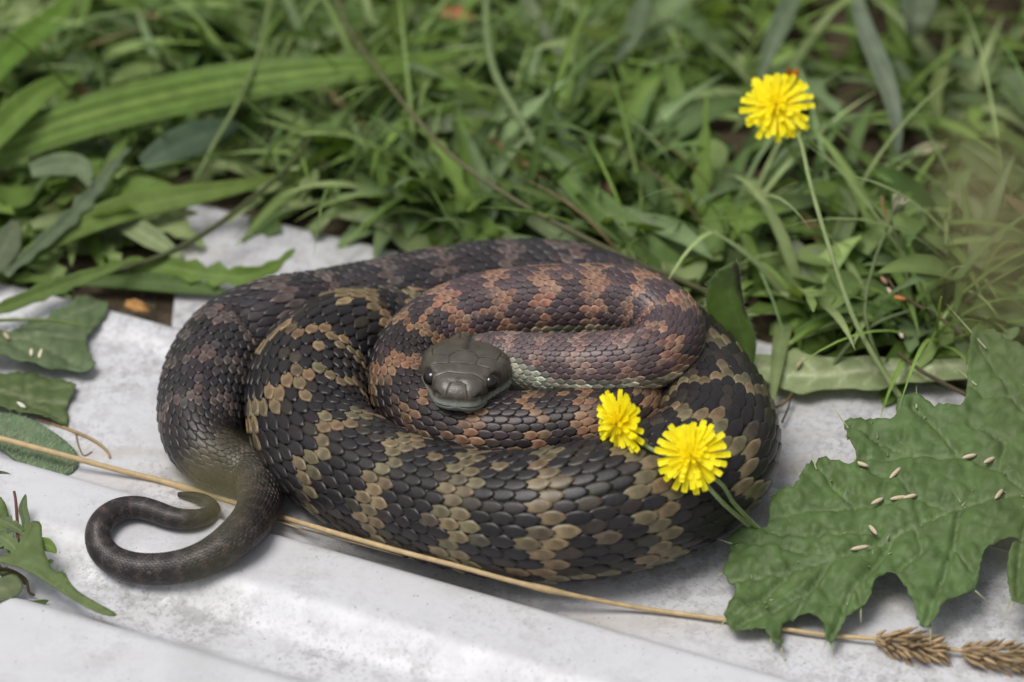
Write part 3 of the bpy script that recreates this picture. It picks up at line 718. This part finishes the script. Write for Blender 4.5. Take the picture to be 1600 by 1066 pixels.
stem('stalk', [(1174,578,24),(1180,600,0),(1184,626,-10)], 4, 5, (.09, .13, .04), parent=ul)

LA = [(-80,520),(-30,516),(0,520),(18,518),(39,505),(72,499),(84,488),(102,488),(120,476),(129,468),(156,476),(171,478),(168,497),(150,515),(134,527),(137,545),(143,563),(151,575),(138,587),(120,584),(99,577),(75,581),(54,572),(30,569),(15,560),(-20,556),(-80,550)]
o, cl = outline_leaf('weed_leaf', LA, [(-60,530,50),(150,480,22),(145,575,22),(60,530,46)], [[(-80,536),(0,532),(60,526),(135,527)],[(60,526),(100,500),(150,482)],[(30,529),(90,555),(140,578)],[(10,530),(50,560)],[(20,530),(70,503)]], (.14, .195, .095), (.27, .32, .19), step=5, pillow=5, wave=13, cell=24, teeth=1.4)
tag(o, 'broad lobed grey-green leaf resting on the sheet below the weeds', 'leaf')
for x, y, a in [(49,550,-1.45),(63,553,1.4)]: seed(x, y, zat(cl, x, y) + 6, a, 12, 'pale seed of a side by side pair on the lobed grey-green leaf', 'paired seeds on the lobed leaf', (.66, .6, .45))
LB = [(-80,585),(0,585),(45,588),(102,595),(119,604),(117,617),(102,635),(110,662),(90,662),(60,653),(30,647),(0,640),(-80,632)]
o, clb = outline_leaf('weed_leaf', LB, [(-60,600,36),(110,600,18),(108,660,18),(30,620,32)], [[(-80,612),(0,615),(60,622),(108,630)],[(0,615),(60,600),(112,606)],[(20,617),(70,642),(106,658)]], (.115, .165, .06), (.28, .31, .18), step=5, pillow=5, wave=13, cell=24, teeth=1.4)
tag(o, 'darker green torn leaf lying just under the lobed grey-green one', 'leaf')
seed(33, 633, zat(clb, 33, 633) + 6, -.7, 11, 'white seed on the darker torn leaf', col=(.68, .66, .58))
seed(10, 525, zat(cl, 10, 525) + 6, -1.0, 11, 'tan seed at the stalk end of the lobed grey-green leaf', col=(.5, .4, .26))
LC = [(-70,640),(0,646),(24,647),(60,662),(99,686),(120,707),(124,725),(114,740),(90,751),(66,746),(30,725),(0,700),(-70,672)]
hl = empty('hairy_leaf', at(60, 720, 14)); tag(hl, 'oval green leaf covered in white hairs under the dry straw', 'leaf')
_, clc = outline_leaf('blade', LC, [(-60,655,30),(120,725,15),(60,665,26),(66,745,14)], [[(-70,655),(0,670),(60,700),(118,732)],[(20,680),(60,672)],[(50,695),(95,690)],[(20,680),(50,730)]], (.13, .20, .11), (.20, .26, .15), hl, step=6, pillow=2, mat=M_FUZZY, wave=3)
sp = []
while len(sp) < 900:
    x, y = rng.uniform(-40, 126), rng.uniform(642, 752)
    if inside(np.array(LC, float), np.array([x]), np.array([y]))[0]:
        p = at(x, y, zat(clc, x, y) + 1); sp.append((p, np.array([rng.normal(.25, .45), rng.normal(0, .45), .9]), rng.uniform(5, 13)))
V, F, C = spikes(sp, (.62, .66, .56), .38); tag(mk('hair', V, F, M_HAIR, hl, C), kind='stuff')

# weeds at the lower left corner
LD = [(-60,862),(0,872),(20,868),(36,838),(48,814),(65,814),(66,844),(70,866),(83,895),(101,893),(110,911),(126,927),(158,947),(184,962),(178,966),(155,962),(126,945),(90,920),(56,902),(29,886),(0,880),(-60,880)]
o, cld = outline_leaf('weed_leaf', LD, [(-50,870,70),(180,963,50),(60,820,75),(80,895,70)], [[(-60,870),(20,876),(60,886),(110,925),(180,963)],[(20,876),(50,840),(57,816)]], (.145, .20, .075), (.20, .25, .11), step=6, pillow=2, wave=6)
tag(o, 'arrow-shaped pointed leaf hanging over the sheet near the tail', 'leaf')
o, _ = outline_leaf('weed_leaf', [(-50,915),(0,905),(25,895),(38,912),(32,928),(10,940),(-50,950)], [(-40,930,60),(30,900,45),(30,925,45)], [[(-50,932),(0,922),(34,912)]], (.20, .24, .13), (.28, .30, .18), step=6, pillow=2, wave=4); tag(o, 'pale blunt leaf tucked under the arrow-shaped leaf', 'leaf')
o, _ = outline_leaf('weed_leaf', [(-50,760),(0,776),(10,790),(15,815),(8,838),(0,850),(-50,850)], [(-40,800,70),(10,790,60),(5,840,60)], [[(-50,805),(-10,806),(14,812)]], (.17, .24, .08), (.22, .28, .12), step=6, pillow=2, wave=4); tag(o, 'rounded bright leaf at the top of the corner weed', 'leaf')
blade('weed_leaf', [(-60,962,30),(0,955,26),(40,950,24),(76,938,22)], 13, (.10, .15, .05), 'narrow dark leaf lying flat below the arrow-shaped leaf')
blade('weed_leaf', [(50,858,66),(66,850,66),(80,856,64),(88,864,60)], 10, (.14, .23, .04), 'small bright leaf tip above the arrow-shaped leaf')
blade('weed_leaf', [(20,838,64),(4,845,66),(-20,850,68)], 12, (.15, .22, .06), 'short bright leaf beside the corner weed stalk')
blade('curled_leaf', [(56,814,22),(76,808,18),(95,801,16),(112,794,18)], 6, (.10, .13, .07), 'curled grey-green leaf strip on the sheet left of the tail', fold=.6)
blade('curled_leaf', [(74,852,22),(92,848,18),(110,843,16),(130,848,15)], 6.5, (.11, .13, .07), 'crinkled dry leaf strip touching the tail curve', fold=.6, wav=.8)
blade('weed_leaf', [(38,830,60),(40,812,66),(36,795,72),(40,772,80)], 7, (.12, .17, .07), 'thin upright leaflet of the corner weed')
stem('twig', [(28,846,50),(27,815,60),(24,778,72),(22,768,76)], 3, 2, (.16, .07, .055), 'thin reddish stalk rising in the corner weed', 'stalk')
blade('weed_leaf', [(-30,745,50),(0,744,46),(20,752,42),(24,764,38)], 8, (.09, .12, .06), 'folded dark leaf below the hairy leaf')
stem('twig', [(-30,898,50),(10,890,44),(40,906,34),(46,926,24),(54,930,20)], 3.5, 2, (.12, .085, .05), 'bent brown twig under the arrow-shaped leaf', 'twig')

for L, hw, c, lab in [([(-40,800,60),(0,812,64),(30,828,60),(52,846,50)], 9, (.15, .20, .08), 'toothed olive leaf crossing the corner weed stalk'),
  ([(-40,885,40),(0,893,36),(28,904,30),(44,914,24)], 8, (.11, .15, .06), 'dull narrow leaf below the pale blunt leaf'),
  ([(10,862,60),(34,872,58),(60,880,52),(84,876,46)], 9, (.17, .24, .08), 'lobed side leaf spreading from the arrow-shaped leaf'),
  ([(-30,828,70),(0,838,72),(22,856,68),(30,876,60)], 12, (.16, .22, .09), 'drooping light leaf in the middle of the corner weed'),
  ([(-40,970,24),(0,966,20),(30,962,18),(54,958,16)], 8, (.10, .14, .06), 'dark leaf tip resting flat on the sheet ridge')]:
    blade('weed_leaf', L, hw, c, lab, teeth=.5, fold=.3, wav=.6)

# ------------------------------------------------------------------ dry straw with seed heads
st = empty('dry_grass_stalk', at(600, 850, 12)); tag(st, 'long straw-coloured dry grass stalk lying along the sheet in front of the snake', 'straw')
SL = [(-260,617,48),(0,685,46),(120,717,36),(190,736,24),(250,751,17),(430,805,20),(480,820,46),(620,860,74),(720,886,76),(800,908,68),(890,929,46),(1000,950,20),(1130,968,17),(1290,992,18),(1385,1000,22),(1480,1014,22),(1640,1030,22)]
stem('stem', SL, 4.6, 3.0, (.50, .37, .20), parent=st, mat=M_STRAW, n=120, nodes=(.3, .62))
stem('stem', [(380,797,14),(470,826,30),(560,850,44),(700,888,44)], 1.6, 1.0, (.42, .33, .2), parent=st, mat=M_STRAW)
def seed_head(c0, c1, z, n, R, parent):
    prt = []; A0, A1 = at(*c0, z), at(*c1, z); ax = A1 - A0; L = np.linalg.norm(ax); ax = ax / L
    s1 = nrm(np.cross(ax, [0, 0, 1.0])); s2 = np.cross(s1, ax)
    for i in range(n):
        f = i / n; ph = i * 2.4; d = nrm(ax * 1.15 + (s1 * math.cos(ph) + s2 * math.sin(ph)) * rng.uniform(.2, .95) + rng.normal(0, .2, 3))
        p = A0 + ax * L * f + (s1 * math.cos(ph) + s2 * math.sin(ph)) * R * .5 * math.sin(math.pi * min(1, f * .9 + .12)); t = np.linspace(0, 1, 6); ln = rng.uniform(12, 34)
        V, F = tube(p[None] + d[None] * (t * ln)[:, None], 2.6 * np.sin(np.clip(t * .92 + .05, 0, 1) * math.pi) + .3, 5)
        prt.append((V, F, np.array([.33, .235, .13]) * math.exp(rng.normal(0, .18))))
    V, F, C = join(prt); return mk('seed_head', V, F, M_STRAW, parent, C)
seed_head((1366, 998), (1470, 1018), 26, 95, 26, st); seed_head((1500, 1018), (1640, 1036), 26, 120, 26, st)

# ------------------------------------------------------------------ yellow flowers
Yl = np.array([1.0, .89, .015])
pt = np.linspace(0, 1, 9); px_ = np.linspace(-1, 1, 7)
def petal_mesh(L, w_, curl, k):
    wd = w_ * np.minimum(1, .40 + .75 * pt); V = np.zeros((9, 7, 3))
    V[..., 0] = wd[:, None] * px_; V[..., 1] = (pt * L)[:, None] + np.where(np.arange(9)[:, None] == 8, np.array([-.06, -.005, -.03, .0, -.03, -.005, -.06])[None] * L, 0)
    V[..., 2] = (curl * L * (pt ** 1.6))[:, None] + .18 * wd[:, None] * np.abs(px_) ** 2
    me_c = Yl[None, None] * (1 - .10 * (1 - pt))[:, None, None] * np.array([1, 1, 1]) * np.ones((9, 7, 1)); me_c[..., 1] *= (.93 + .07 * pt)[:, None]
    me = bpy.data.meshes.new('petal'); me.from_pydata([tuple(v) for v in (V.reshape(-1, 3) * U)], [], [tuple(int(i) for i in f) for f in grid_faces(9, 7)])
    me.polygons.foreach_set('use_smooth', np.ones(len(me.polygons), bool))
    a_ = me.color_attributes.new('Col', 'FLOAT_COLOR', 'POINT'); a_.data.foreach_set('color', np.c_[me_c.reshape(-1, 3), np.ones(63)].ravel()); me.materials.append(M_PETAL); return me
PM = [petal_mesh(1.0 * L, w_, c, 0) for L, w_, c in [(56, 5.0, .01), (53, 4.8, -.06), (47, 4.7, .03), (38, 4.3, .05), (28, 3.8, .08), (18, 3.2, .1)]]
from mathutils import Matrix
def flower_head(parent, c, axis, scale=1.0, name='flower_head', lop=0.0, seedv=1):
    r_ = np.random.default_rng(seedv)
    ax = Vector(axis).normalized(); q = ax.to_track_quat('Z', 'Y')
    # green cup
    t = np.linspace(0, 1, 8); P = np.array([np.array(c) - np.array(ax) * 30 * scale * (1 - x) for x in t]); R = scale * np.array([3, 8, 11.5, 13, 13, 12.5, 13, 15])
    V, F = tube(P, R, 14); hd = mk(name, V, F, M_LEAF, parent, (.11, .17, .06))
    hd.name = name
    pl = Vector(np.array(c) * U) - Vector(np.array(parent.location))
    for ring, (n_, mi, el) in enumerate([(21, (0, 1), -.05), (19, (1, 2), .03), (16, (2, 3), .09), (10, (3, 4), .18), (9, (4, 5), .28), (8, (5,), .45), (7, (5,), .8), (5, (5,), 1.25)]):
        for i in range(n_):
            a_ = 2 * math.pi * (i + .5 * (ring % 2) + r_.normal(0, .13)) / n_; e = el + r_.normal(0, .09) + lop * math.cos(a_)
            ob = bpy.data.objects.new('petal', PM[r_.choice(mi)]); COL.objects.link(ob); ob.parent = hd
            m = q.to_matrix().to_4x4() @ Matrix.Rotation(a_, 4, 'Z') @ Matrix.Rotation(e, 4, 'X')
            m = Matrix.Translation(pl + ax * (2 + ring * 1.3) * U * scale) @ m @ Matrix.Translation((0, 3 * U, 0)) @ Matrix.Rotation(r_.normal(0, .25), 4, 'Y') @ Matrix.Scale(scale * r_.uniform(.9, 1.06), 4)
            ob.matrix_local = m
    return hd
G_ST = (.32, .40, .18)
def back(px, py, C, n, off):
    """(px,py,z) of a point lying off units behind the flower face"""
    n = nrm(np.array(n, float)); f0 = (at(px, py, 0) - C) @ n; f1 = (at(px, py, 100) - C) @ n
    return (px, py, 100 * (-off - f0) / (f1 - f0))
# single flower over the grass
f1 = empty('yellow_flower', at(1425, 640, 12)); tag(f1, 'single yellow daisy-like flower with an orange bud, tall on a thin stem over the grass', 'flower')
C1 = at(1213, 166, 300)
flower_head(f1, C1, (-.10, -.62, .76), 1.0, seedv=3)
stem('stem', [(1425,640,14),(1408,622,30),(1340,510,115),(1300,400,190),(1267,290,250),(1252,225,280),back(1240, 200, C1, (-.10, -.62, .76), 24), back(1222, 178, C1, (-.10, -.62, .76), 28), back(1214, 168, C1, (-.10, -.62, .76), 28)], 4.4, 3.0, G_ST, parent=f1, n=60)
stem('stem', [(1268,268,258),(1258,255,263),(1250,225,270),(1243,190,276),(1238,150,292)], 2.2, 2.0, (.14, .17, .07), parent=f1)
bp = []
B0_ = at(1237, 130, 310)
for i in range(16):
    ph = i * 2.4; d = nrm(np.array([math.cos(ph) * .35, math.sin(ph) * .35 - .2, 1.0])); t = np.linspace(0, 1, 6)
    V, F = tube(B0_[None] + d[None] * (t * rng.uniform(22, 36))[:, None], 3.6 * np.sin(np.clip(t * .9 + .1, 0, 1) * math.pi) + .5, 5); bp.append((V, F, np.array([.55, .20, .03]) * math.exp(rng.normal(0, .25))))
V, F, C = join(bp); tag(mk('bud', V, F, M_PETAL, f1, C), 'withered orange bud')
# twin flowers in front of the snake
f2 = empty('yellow_flower', at(1290, 905, 14)); tag(f2, 'pair of yellow daisy-like flowers on a forked stem hanging before the snake', 'flower')
C2 = at(1080, 712, 232); C3 = at(968, 664, 235)
flower_head(f2, C2, (-.05, -.72, .69), .93, seedv=5)
flower_head(f2, C3, (-.62, -.45, .62), .90, lop=.45, seedv=9)
stem('stem', [(1290,905,16),(1200,845,40),(1152,806,100),(1122,778,168), back(1100, 752, C2, (-.05, -.72, .69), 18), back(1088, 728, C2, (-.05, -.72, .69), 26), back(1081, 715, C2, (-.05, -.72, .69), 28)], 4.0, 3.2, G_ST, parent=f2)
stem('stem', [(1290,905,16),(1200,838,50),(1148,788,135), back(1122, 752, C2, (-.05, -.72, .69), 14), back(1060, 720, C2, (-.05, -.72, .69), 24), (1020,703,218),(996,688,220),(984,677,218)], 3.6, 3.0, (.28, .36, .15), parent=f2)

# ------------------------------------------------------------------ single leaves, blades and stems behind the snake
GB = (.14, .23, .045); GM = (.12, .185, .06); GG = (.13, .175, .095); GD = (.075, .125, .035); GP = (.24, .30, .14)
blade('broad_ribbed_leaf', [(-160,300,70),(-40,245,95),(80,200,115),(200,165,128),(350,133,135),(500,112,150),(620,102,150),(728,78,145)], 37, GB, 'longest broad ribbed bright green blade sweeping across the weeds', 'leaf', ribs=2.2, fold=.05, taper=(.8, .03), nseg=60)
blade('broad_ribbed_leaf', [(130,-40,90),(260,-2,100),(400,14,105),(560,28,100),(680,36,90),(760,40,75)], 28, (.115, .20, .05), 'broad ribbed blade running level above the longest blade', 'leaf', ribs=1.6, fold=.05, taper=(.7, .03))
blade('broad_ribbed_leaf', [(-60,262,120),(-10,215,135),(40,165,150),(85,132,155),(128,122,150)], 24, GB, 'short pointed blade folded along its middle over the long ribbed blade', 'leaf', fold=.35, taper=(.8, .03))
blade('broad_ribbed_leaf', [(-40,150,110),(10,90,130),(50,55,140),(90,25,150),(112,-20,160)], 24, (.115, .215, .03), 'vivid green blade bending upward beside the pointed folded blade', 'leaf', fold=.25, taper=(.7, .05))
blade('weed_leaf', [(-10,430,50),(45,398,58),(110,360,66),(200,325,72),(300,305,74),(380,290,70),(436,272,62)], 23, (.15, .22, .05), 'smooth bright leaf reaching over the corner of the grey sheet', 'leaf', fold=.12, taper=(.25, .03))
blade('weed_leaf', [(8,430,60),(60,385,70),(110,340,80),(150,295,88),(180,255,92),(205,228,90)], 13, GG, 'narrow grey-green toothed leaf slanting up beside the smooth bright leaf', 'leaf', teeth=.5, fold=.2)
blade('weed_leaf', [(-60,500,46),(0,483,50),(60,460,54),(120,438,58),(170,420,60),(218,400,60)], 13, (.13, .20, .05), 'narrow saw-edged leaf pointing out over the sheet edge', 'leaf', teeth=.35, fold=.25)
blade('weed_leaf', [(170,415,34),(250,416,34),(320,428,34),(380,432,38),(425,418,44),(462,388,52)], 17, (.13, .215, .035), 'bright toothed leaf curling up at its tip over the grey sheet', 'leaf', teeth=.55, fold=.2, wav=.5)
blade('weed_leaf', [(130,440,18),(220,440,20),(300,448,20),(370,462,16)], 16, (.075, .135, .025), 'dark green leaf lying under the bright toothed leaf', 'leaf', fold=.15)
blade('weed_leaf', [(165,335,44),(205,355,46),(245,378,40),(290,408,30)], 18, GP, 'pale strap leaf drooping onto the grey sheet', 'leaf', fold=.3)
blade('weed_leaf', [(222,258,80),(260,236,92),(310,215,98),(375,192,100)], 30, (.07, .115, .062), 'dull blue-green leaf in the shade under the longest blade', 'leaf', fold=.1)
blade('weed_leaf', [(-40,430,60),(-6,405,66),(14,370,70),(24,345,70)], 26, (.14, .175, .10), 'rounded grey-green leaf above the sheet corner', 'leaf', fold=.15, taper=(.6, .3))
blade('weed_leaf', [(48,268,100),(90,258,104),(125,262,100),(140,290,94)], 20, (.16, .215, .11), 'pale rounded leaf between the toothed leaf and the long blade', 'leaf', taper=(.6, .3))
stem('grass_stalk', [(426,-30,190),(418,20,180),(402,90,160),(372,160,130),(335,225,95),(308,280,55),(300,310,0)], 3.4, 4.4, (.20, .26, .10), 'pale green grass stem leaning across the longest ribbed blade', 'stem')
stem('grass_stalk', [(518,-30,210),(545,45,200),(600,122,190),(650,185,178),(705,243,165),(800,310,140),(900,365,110),(1000,412,80),(1100,455,45),(1150,490,0)], 3.2, 4.6, (.15, .15, .075), 'long brownish stem slanting down behind the coils', 'stem', n=80, nodes=(.38, .7))
stem('grass_stalk', [(486,215,110),(450,262,100),(400,305,88),(330,358,70),(262,396,52),(200,418,38),(150,430,20)], 3.6, 5.0, (.09, .105, .04), 'dark olive stem arching over the grey sheet', 'stem')
stem('grass_stalk', [(762,-30,150),(760,30,145),(772,110,130),(815,190,110),(850,250,80),(880,300,20)], 6, 7, (.22, .29, .13), 'thick pale stem bending down to the fan of blades', 'stem')
for i, (L, hw, c, lab) in enumerate([
  ([(1100,452,20),(1020,395,60),(930,320,90),(880,275,100),(838,246,104)], 26, (.12, .20, .05), 'widest blade of the fan leaning back from the coils'),
  ([(1110,455,18),(1030,410,48),(960,360,70),(900,315,80),(860,285,84)], 16, (.19, .26, .12), 'pale blade lying along the widest fan blade'),
  ([(1120,456,18),(1060,385,60),(1010,345,74),(970,322,80)], 14, (.17, .235, .12), 'silvery short blade at the edge of the fan'),
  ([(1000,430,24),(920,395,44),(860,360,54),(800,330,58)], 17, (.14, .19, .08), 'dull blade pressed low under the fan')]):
    blade('grass_leaf', L, hw, c, lab, 'grass blade', fold=.3, taper=(.6, .03))
DL = [(478,350),(490,372),(505,358),(520,338),(545,345),(575,352),(600,362),(618,384),(640,398),(680,396),(720,390),(790,388),(800,372),(770,362),(740,345),(700,352),(668,335),(640,330),(600,338),(565,322),(548,330),(536,308),(524,312),(514,330)]
o, _ = outline_leaf('dandelion_leaf', DL, [(490,350,20),(800,378,24),(620,385,18),(550,315,40)], [[(480,352),(540,340),(620,355),(700,368),(800,380)]], (.17, .225, .085), (.27, .31, .16), step=6, pillow=2, wave=5); tag(o, 'jagged light green leaf lying over the back edge of the grey sheet', 'leaf')
for L, hw, c, lab in [
  ([(1335,-20,200),(1350,40,190),(1372,95,175),(1392,150,155),(1402,205,120),(1400,262,70)], 17, (.15, .19, .125), 'grey-green blade hanging tip down under the dark gap'),
  ([(1250,-30,190),(1228,20,180),(1206,70,160),(1186,130,120)], 17, (.13, .18, .10), 'grey blade behind the tall yellow flower'),
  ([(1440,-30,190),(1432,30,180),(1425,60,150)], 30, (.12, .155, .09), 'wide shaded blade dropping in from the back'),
  ([(1470,220,60),(1462,150,90),(1478,90,110),(1482,40,118)], 11, (.15, .20, .06), 'slim upright blade among the clover'),
  ([(1120,330,60),(1180,326,80),(1240,316,88),(1300,312,84)], 18, (.12, .18, .06), 'level blade crossing behind the flower stem'),
  ([(1290,420,40),(1318,360,70),(1328,315,88),(1310,290,94)], 15, (.17, .23, .09), 'pale green leaf curling over beside the flower stem'),
  ([(1546,380,60),(1530,340,84),(1505,312,96),(1478,300,98)], 15, (.19, .24, .11), 'light leaf arching to the seeded twig'),
  ([(1000,150,70),(960,138,90),(930,132,96),(914,140,96)], 9, (.19, .26, .06), 'yellowish stub leaf with a broken end in the weeds'),
  ([(1075,250,50),(1068,180,80),(1052,120,104),(1062,90,108)], 16, (.13, .21, .05), 'upright bright leaf short of the tall flower'),
  ([(985,330,36),(1030,300,60),(1060,270,72),(1090,240,78)], 13, (.13, .215, .045), 'forked bright blade rising from the fan'),
  ([(880,95,80),(850,50,110),(830,10,130),(818,-30,140)], 12, (.14, .18, .09), 'greyish blade leaning toward the thick pale stem'),
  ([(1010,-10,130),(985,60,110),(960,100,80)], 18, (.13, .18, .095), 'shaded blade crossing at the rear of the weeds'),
  ([(640,190,60),(690,196,76),(740,182,84),(790,178,80)], 14, (.17, .22, .11), 'pale leaf beside the end of the longest blade'),
  ([(455,95,70),(490,70,90),(520,50,100),(545,38,100)], 10, (.20, .27, .12), 'short pale blade poking up behind the longest blade'),
  ([(760,345,36),(768,310,56),(770,285,64),(760,270,66)], 22, (.12, .185, .075), 'blue-green leaf standing against the brown stem'),
  ([(1240,395,40),(1225,350,64),(1238,318,78),(1262,310,80)], 22, (.15, .225, .06), 'round-tipped leaf left of the flower stem'),
  ([(1340,440,34),(1290,425,50),(1252,405,60),(1236,372,66)], 26, (.19, .225, .14), 'pale grey-backed leaf folded over by the flower stem'),
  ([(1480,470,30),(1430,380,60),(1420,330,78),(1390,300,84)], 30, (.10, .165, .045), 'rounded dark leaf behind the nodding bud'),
  ([(1600,290,60),(1560,262,80),(1525,240,86),(1500,225,84)], 36, (.10, .15, .05), 'large round clover-like leaf by the rear clump'),
  ([(1610,180,70),(1590,140,90),(1565,120,98),(1545,128,98)], 26, (.11, .165, .06), 'folded clover leaf above the large round one')]:
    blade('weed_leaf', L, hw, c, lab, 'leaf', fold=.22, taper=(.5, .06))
# nodding bud on a forked stalk
nb = empty('budding_stalk', at(1400, 625, 8)); tag(nb, 'thin forked stalk with a fluffy withered bud beside the flower stem', 'stalk')
stem('stem', [(1408,628,8),(1372,560,60),(1352,490,105),(1366,410,140),(1384,362,160),(1392,335,170)], 3.4, 2.6, (.16, .21, .09), parent=nb)
stem('stem', [(1440,560,10),(1428,480,70),(1408,400,120),(1392,345,160)], 2.6, 2.0, (.15, .19, .09), parent=nb)
stem('bud_stalk', [(1388,345,166),(1380,325,172),(1378,308,178)], 2, 2.6, (.25, .16, .08), parent=nb)
bp = []; b0 = at(1396, 335, 172)
for i in range(26):
    ph = i * 2.4; d = nrm(np.array([.35 + math.cos(ph) * .4, math.sin(ph) * .4, 1.0])); t = np.linspace(0, 1, 6)
    V, F = tube(b0[None] + d[None] * (t * rng.uniform(26, 46))[:, None], 2.6 * np.sin(np.clip(t * .85 + .12, 0, 1) * math.pi) + .4, 5); bp.append((V, F, np.array([.42, .42, .30]) * math.exp(rng.normal(0, .2))))
V, F, C = join(bp); mk('bud', V, F, M_HAIR, nb, C)
stem('grass_stalk', [(1500,410,40),(1482,400,70),(1480,345,100)], 4.6, 4.6, (.20, .25, .10), 'cut green stem stub with a dry top near the clover', 'stem')
stem('grass_stalk', [(1296,580,20),(1330,535,60),(1370,505,80),(1432,482,86)], 3.4, 2.4, (.18, .23, .11), 'curved pale stem joining the flower stem', 'stem')
stem('twig', [(1404,552,60),(1440,580,48),(1480,602,40),(1520,622,36)], 3, 3.6, (.11, .085, .05), 'brown broken twig reaching the large lobed leaf', 'twig')
stem('twig', [(1388,437,110),(1404,458,104),(1432,476,96),(1480,505,80),(1520,535,60)], 2.2, 3.2, (.13, .10, .055), 'thin seeded twig above the pale leaf', 'twig')
for x, y, z, a, lab, c in [(1390,455,112,-1.2,'plump cream seed on the seeded twig',(.6,.48,.35)),(1406,466,108,-.4,'orange seed husk on the seeded twig',(.55,.22,.06)),(1381,438,116,-1.1,'small brown husk at the tip of the seeded twig',(.34,.18,.12)),
                           (1408,523,60,-1.3,'pale seed caught between the curved stem and brown twig',(.62,.52,.42)),(1512,563,126,1.1,'tan seed at the top lobe of the large lobed leaf',(.45,.38,.26))]:
    seed(x, y, z, a, 11, lab, None, c)
# litter: dead leaf, twiglet, rootlets
blade('dead_leaf', [(196,474,16),(212,478,20),(224,482,20),(234,486,14)], 9, (.36, .19, .06), 'curled orange dead leaf on bare soil by the sheet edge', 'dead leaf', fold=.5, wav=.6, mat=M_STRAW)
blade('dead_leaf', [(690,20,90),(715,22,96),(745,30,92)], 12, (.40, .14, .06), 'reddish dead leaf at the end of the level ribbed blade', 'dead leaf', fold=.4, mat=M_STRAW)
blade('dead_leaf', [(395,60,60),(430,70,66),(470,74,60)], 14, (.36, .20, .11), 'brown dead leaf behind the longest blade', 'dead leaf', fold=.4, mat=M_STRAW)
blade('dead_leaf', [(1425,238,60),(1450,232,66),(1482,228,60)], 9, (.45, .38, .28), 'whitish dry leaf scrap under the hanging blade', 'dead leaf', fold=.4, mat=M_STRAW)
blade('dead_leaf', [(930,285,70),(945,300,72),(950,312,66)], 12, (.36, .20, .15), 'pinkish withered leaf in the fork of the blades', 'dead leaf', fold=.4, mat=M_STRAW)
stem('twig', [(1205,640,14),(1228,628,16),(1240,612,22),(1262,604,14)], 2.4, 1.6, (.22, .13, .06), 'small orange-brown twiglet between the snake and pale leaf', 'twig')
stem('twig', [(1222,660,12),(1232,636,14),(1236,612,22),(1230,602,24)], 1.8, 1.2, (.06, .045, .03), 'dark curled rootlet crossing the orange-brown twiglet', 'twig')
stem('twig', [(60,655,14),(110,672,14),(150,690,16),(168,706,14),(172,716,13)], 3, 2, (.34, .24, .12), 'bent tan rootlet beside the hairy leaf', 'twig', mat=M_STRAW)
stem('twig', [(118,676,14),(124,700,13),(132,712,13),(144,706,13)], 1.4, 1.0, (.2, .13, .07), 'fine curly brown rootlet at the hairy leaf tip', 'twig', mat=M_STRAW)
stem('grass_stalk', [(-40,503,60),(20,500,62),(80,501,60),(138,510,54)], 3.0, 1.8, (.19, .26, .07), 'thin light green stem lying over the lobed grey-green leaf', 'stem')
# tall seed-headed stalks standing between the camera and the snake
def tall_stalk(px, py, frac, R, Lh, label, lean):
    d = at(px, py, 0) - CAM; top = CAM + d * frac
    root = np.array([top[0] + lean[0], top[1] + lean[1], -8.0])
    ts = empty('tall_seed_stalk', root); tag(ts, label, 'grass stalk')
    t = np.linspace(0, 1, 24)[:, None]; P = root * (1 - t) + top * t + np.array([lean[0], lean[1], 0]) * .25 * np.sin(t * math.pi)
    V, F = tube(P, np.linspace(4, 2.2, 24), 6); mk('stem', V, F, M_STRAW, ts, (.24, .24, .11))
    ax = nrm(P[-1] - P[-2]); prt = []
    s1 = nrm(np.cross(ax, [1.0, 0, 0])); s2 = np.cross(ax, s1)
    for i in range(70):
        f = i / 70; ph = i * 2.4; o_ = s1 * math.cos(ph) + s2 * math.sin(ph); p = top + ax * Lh * (f - .5) + o_ * R * .55 * math.sin(math.pi * (.08 + .84 * f)); tt = np.linspace(0, 1, 5)
        V, F = tube(p[None] + nrm(ax + .7 * o_)[None] * (tt * 13)[:, None], 3.2 * np.sin((tt * .9 + .05) * math.pi) + .3, 5); prt.append((V, F, np.array([.42, .39, .20]) * math.exp(rng.normal(0, .15))))
    V, F, C = join(prt); mk('seed_head', V, F, M_STRAW, ts, C)
tall_stalk(340, 772, .50, 6, 34, 'tall dry stalk out of focus before the tail', (-160, -260))
tall_stalk(1540, 330, .40, 18, 90, 'tall out-of-focus stalk with a thick seed head before the rear weeds', (260, -220))
tall_stalk(1570, 430, .36, 18, 90, 'tall out-of-focus stalk with a thick seed head before the large lobed leaf', (300, -160))
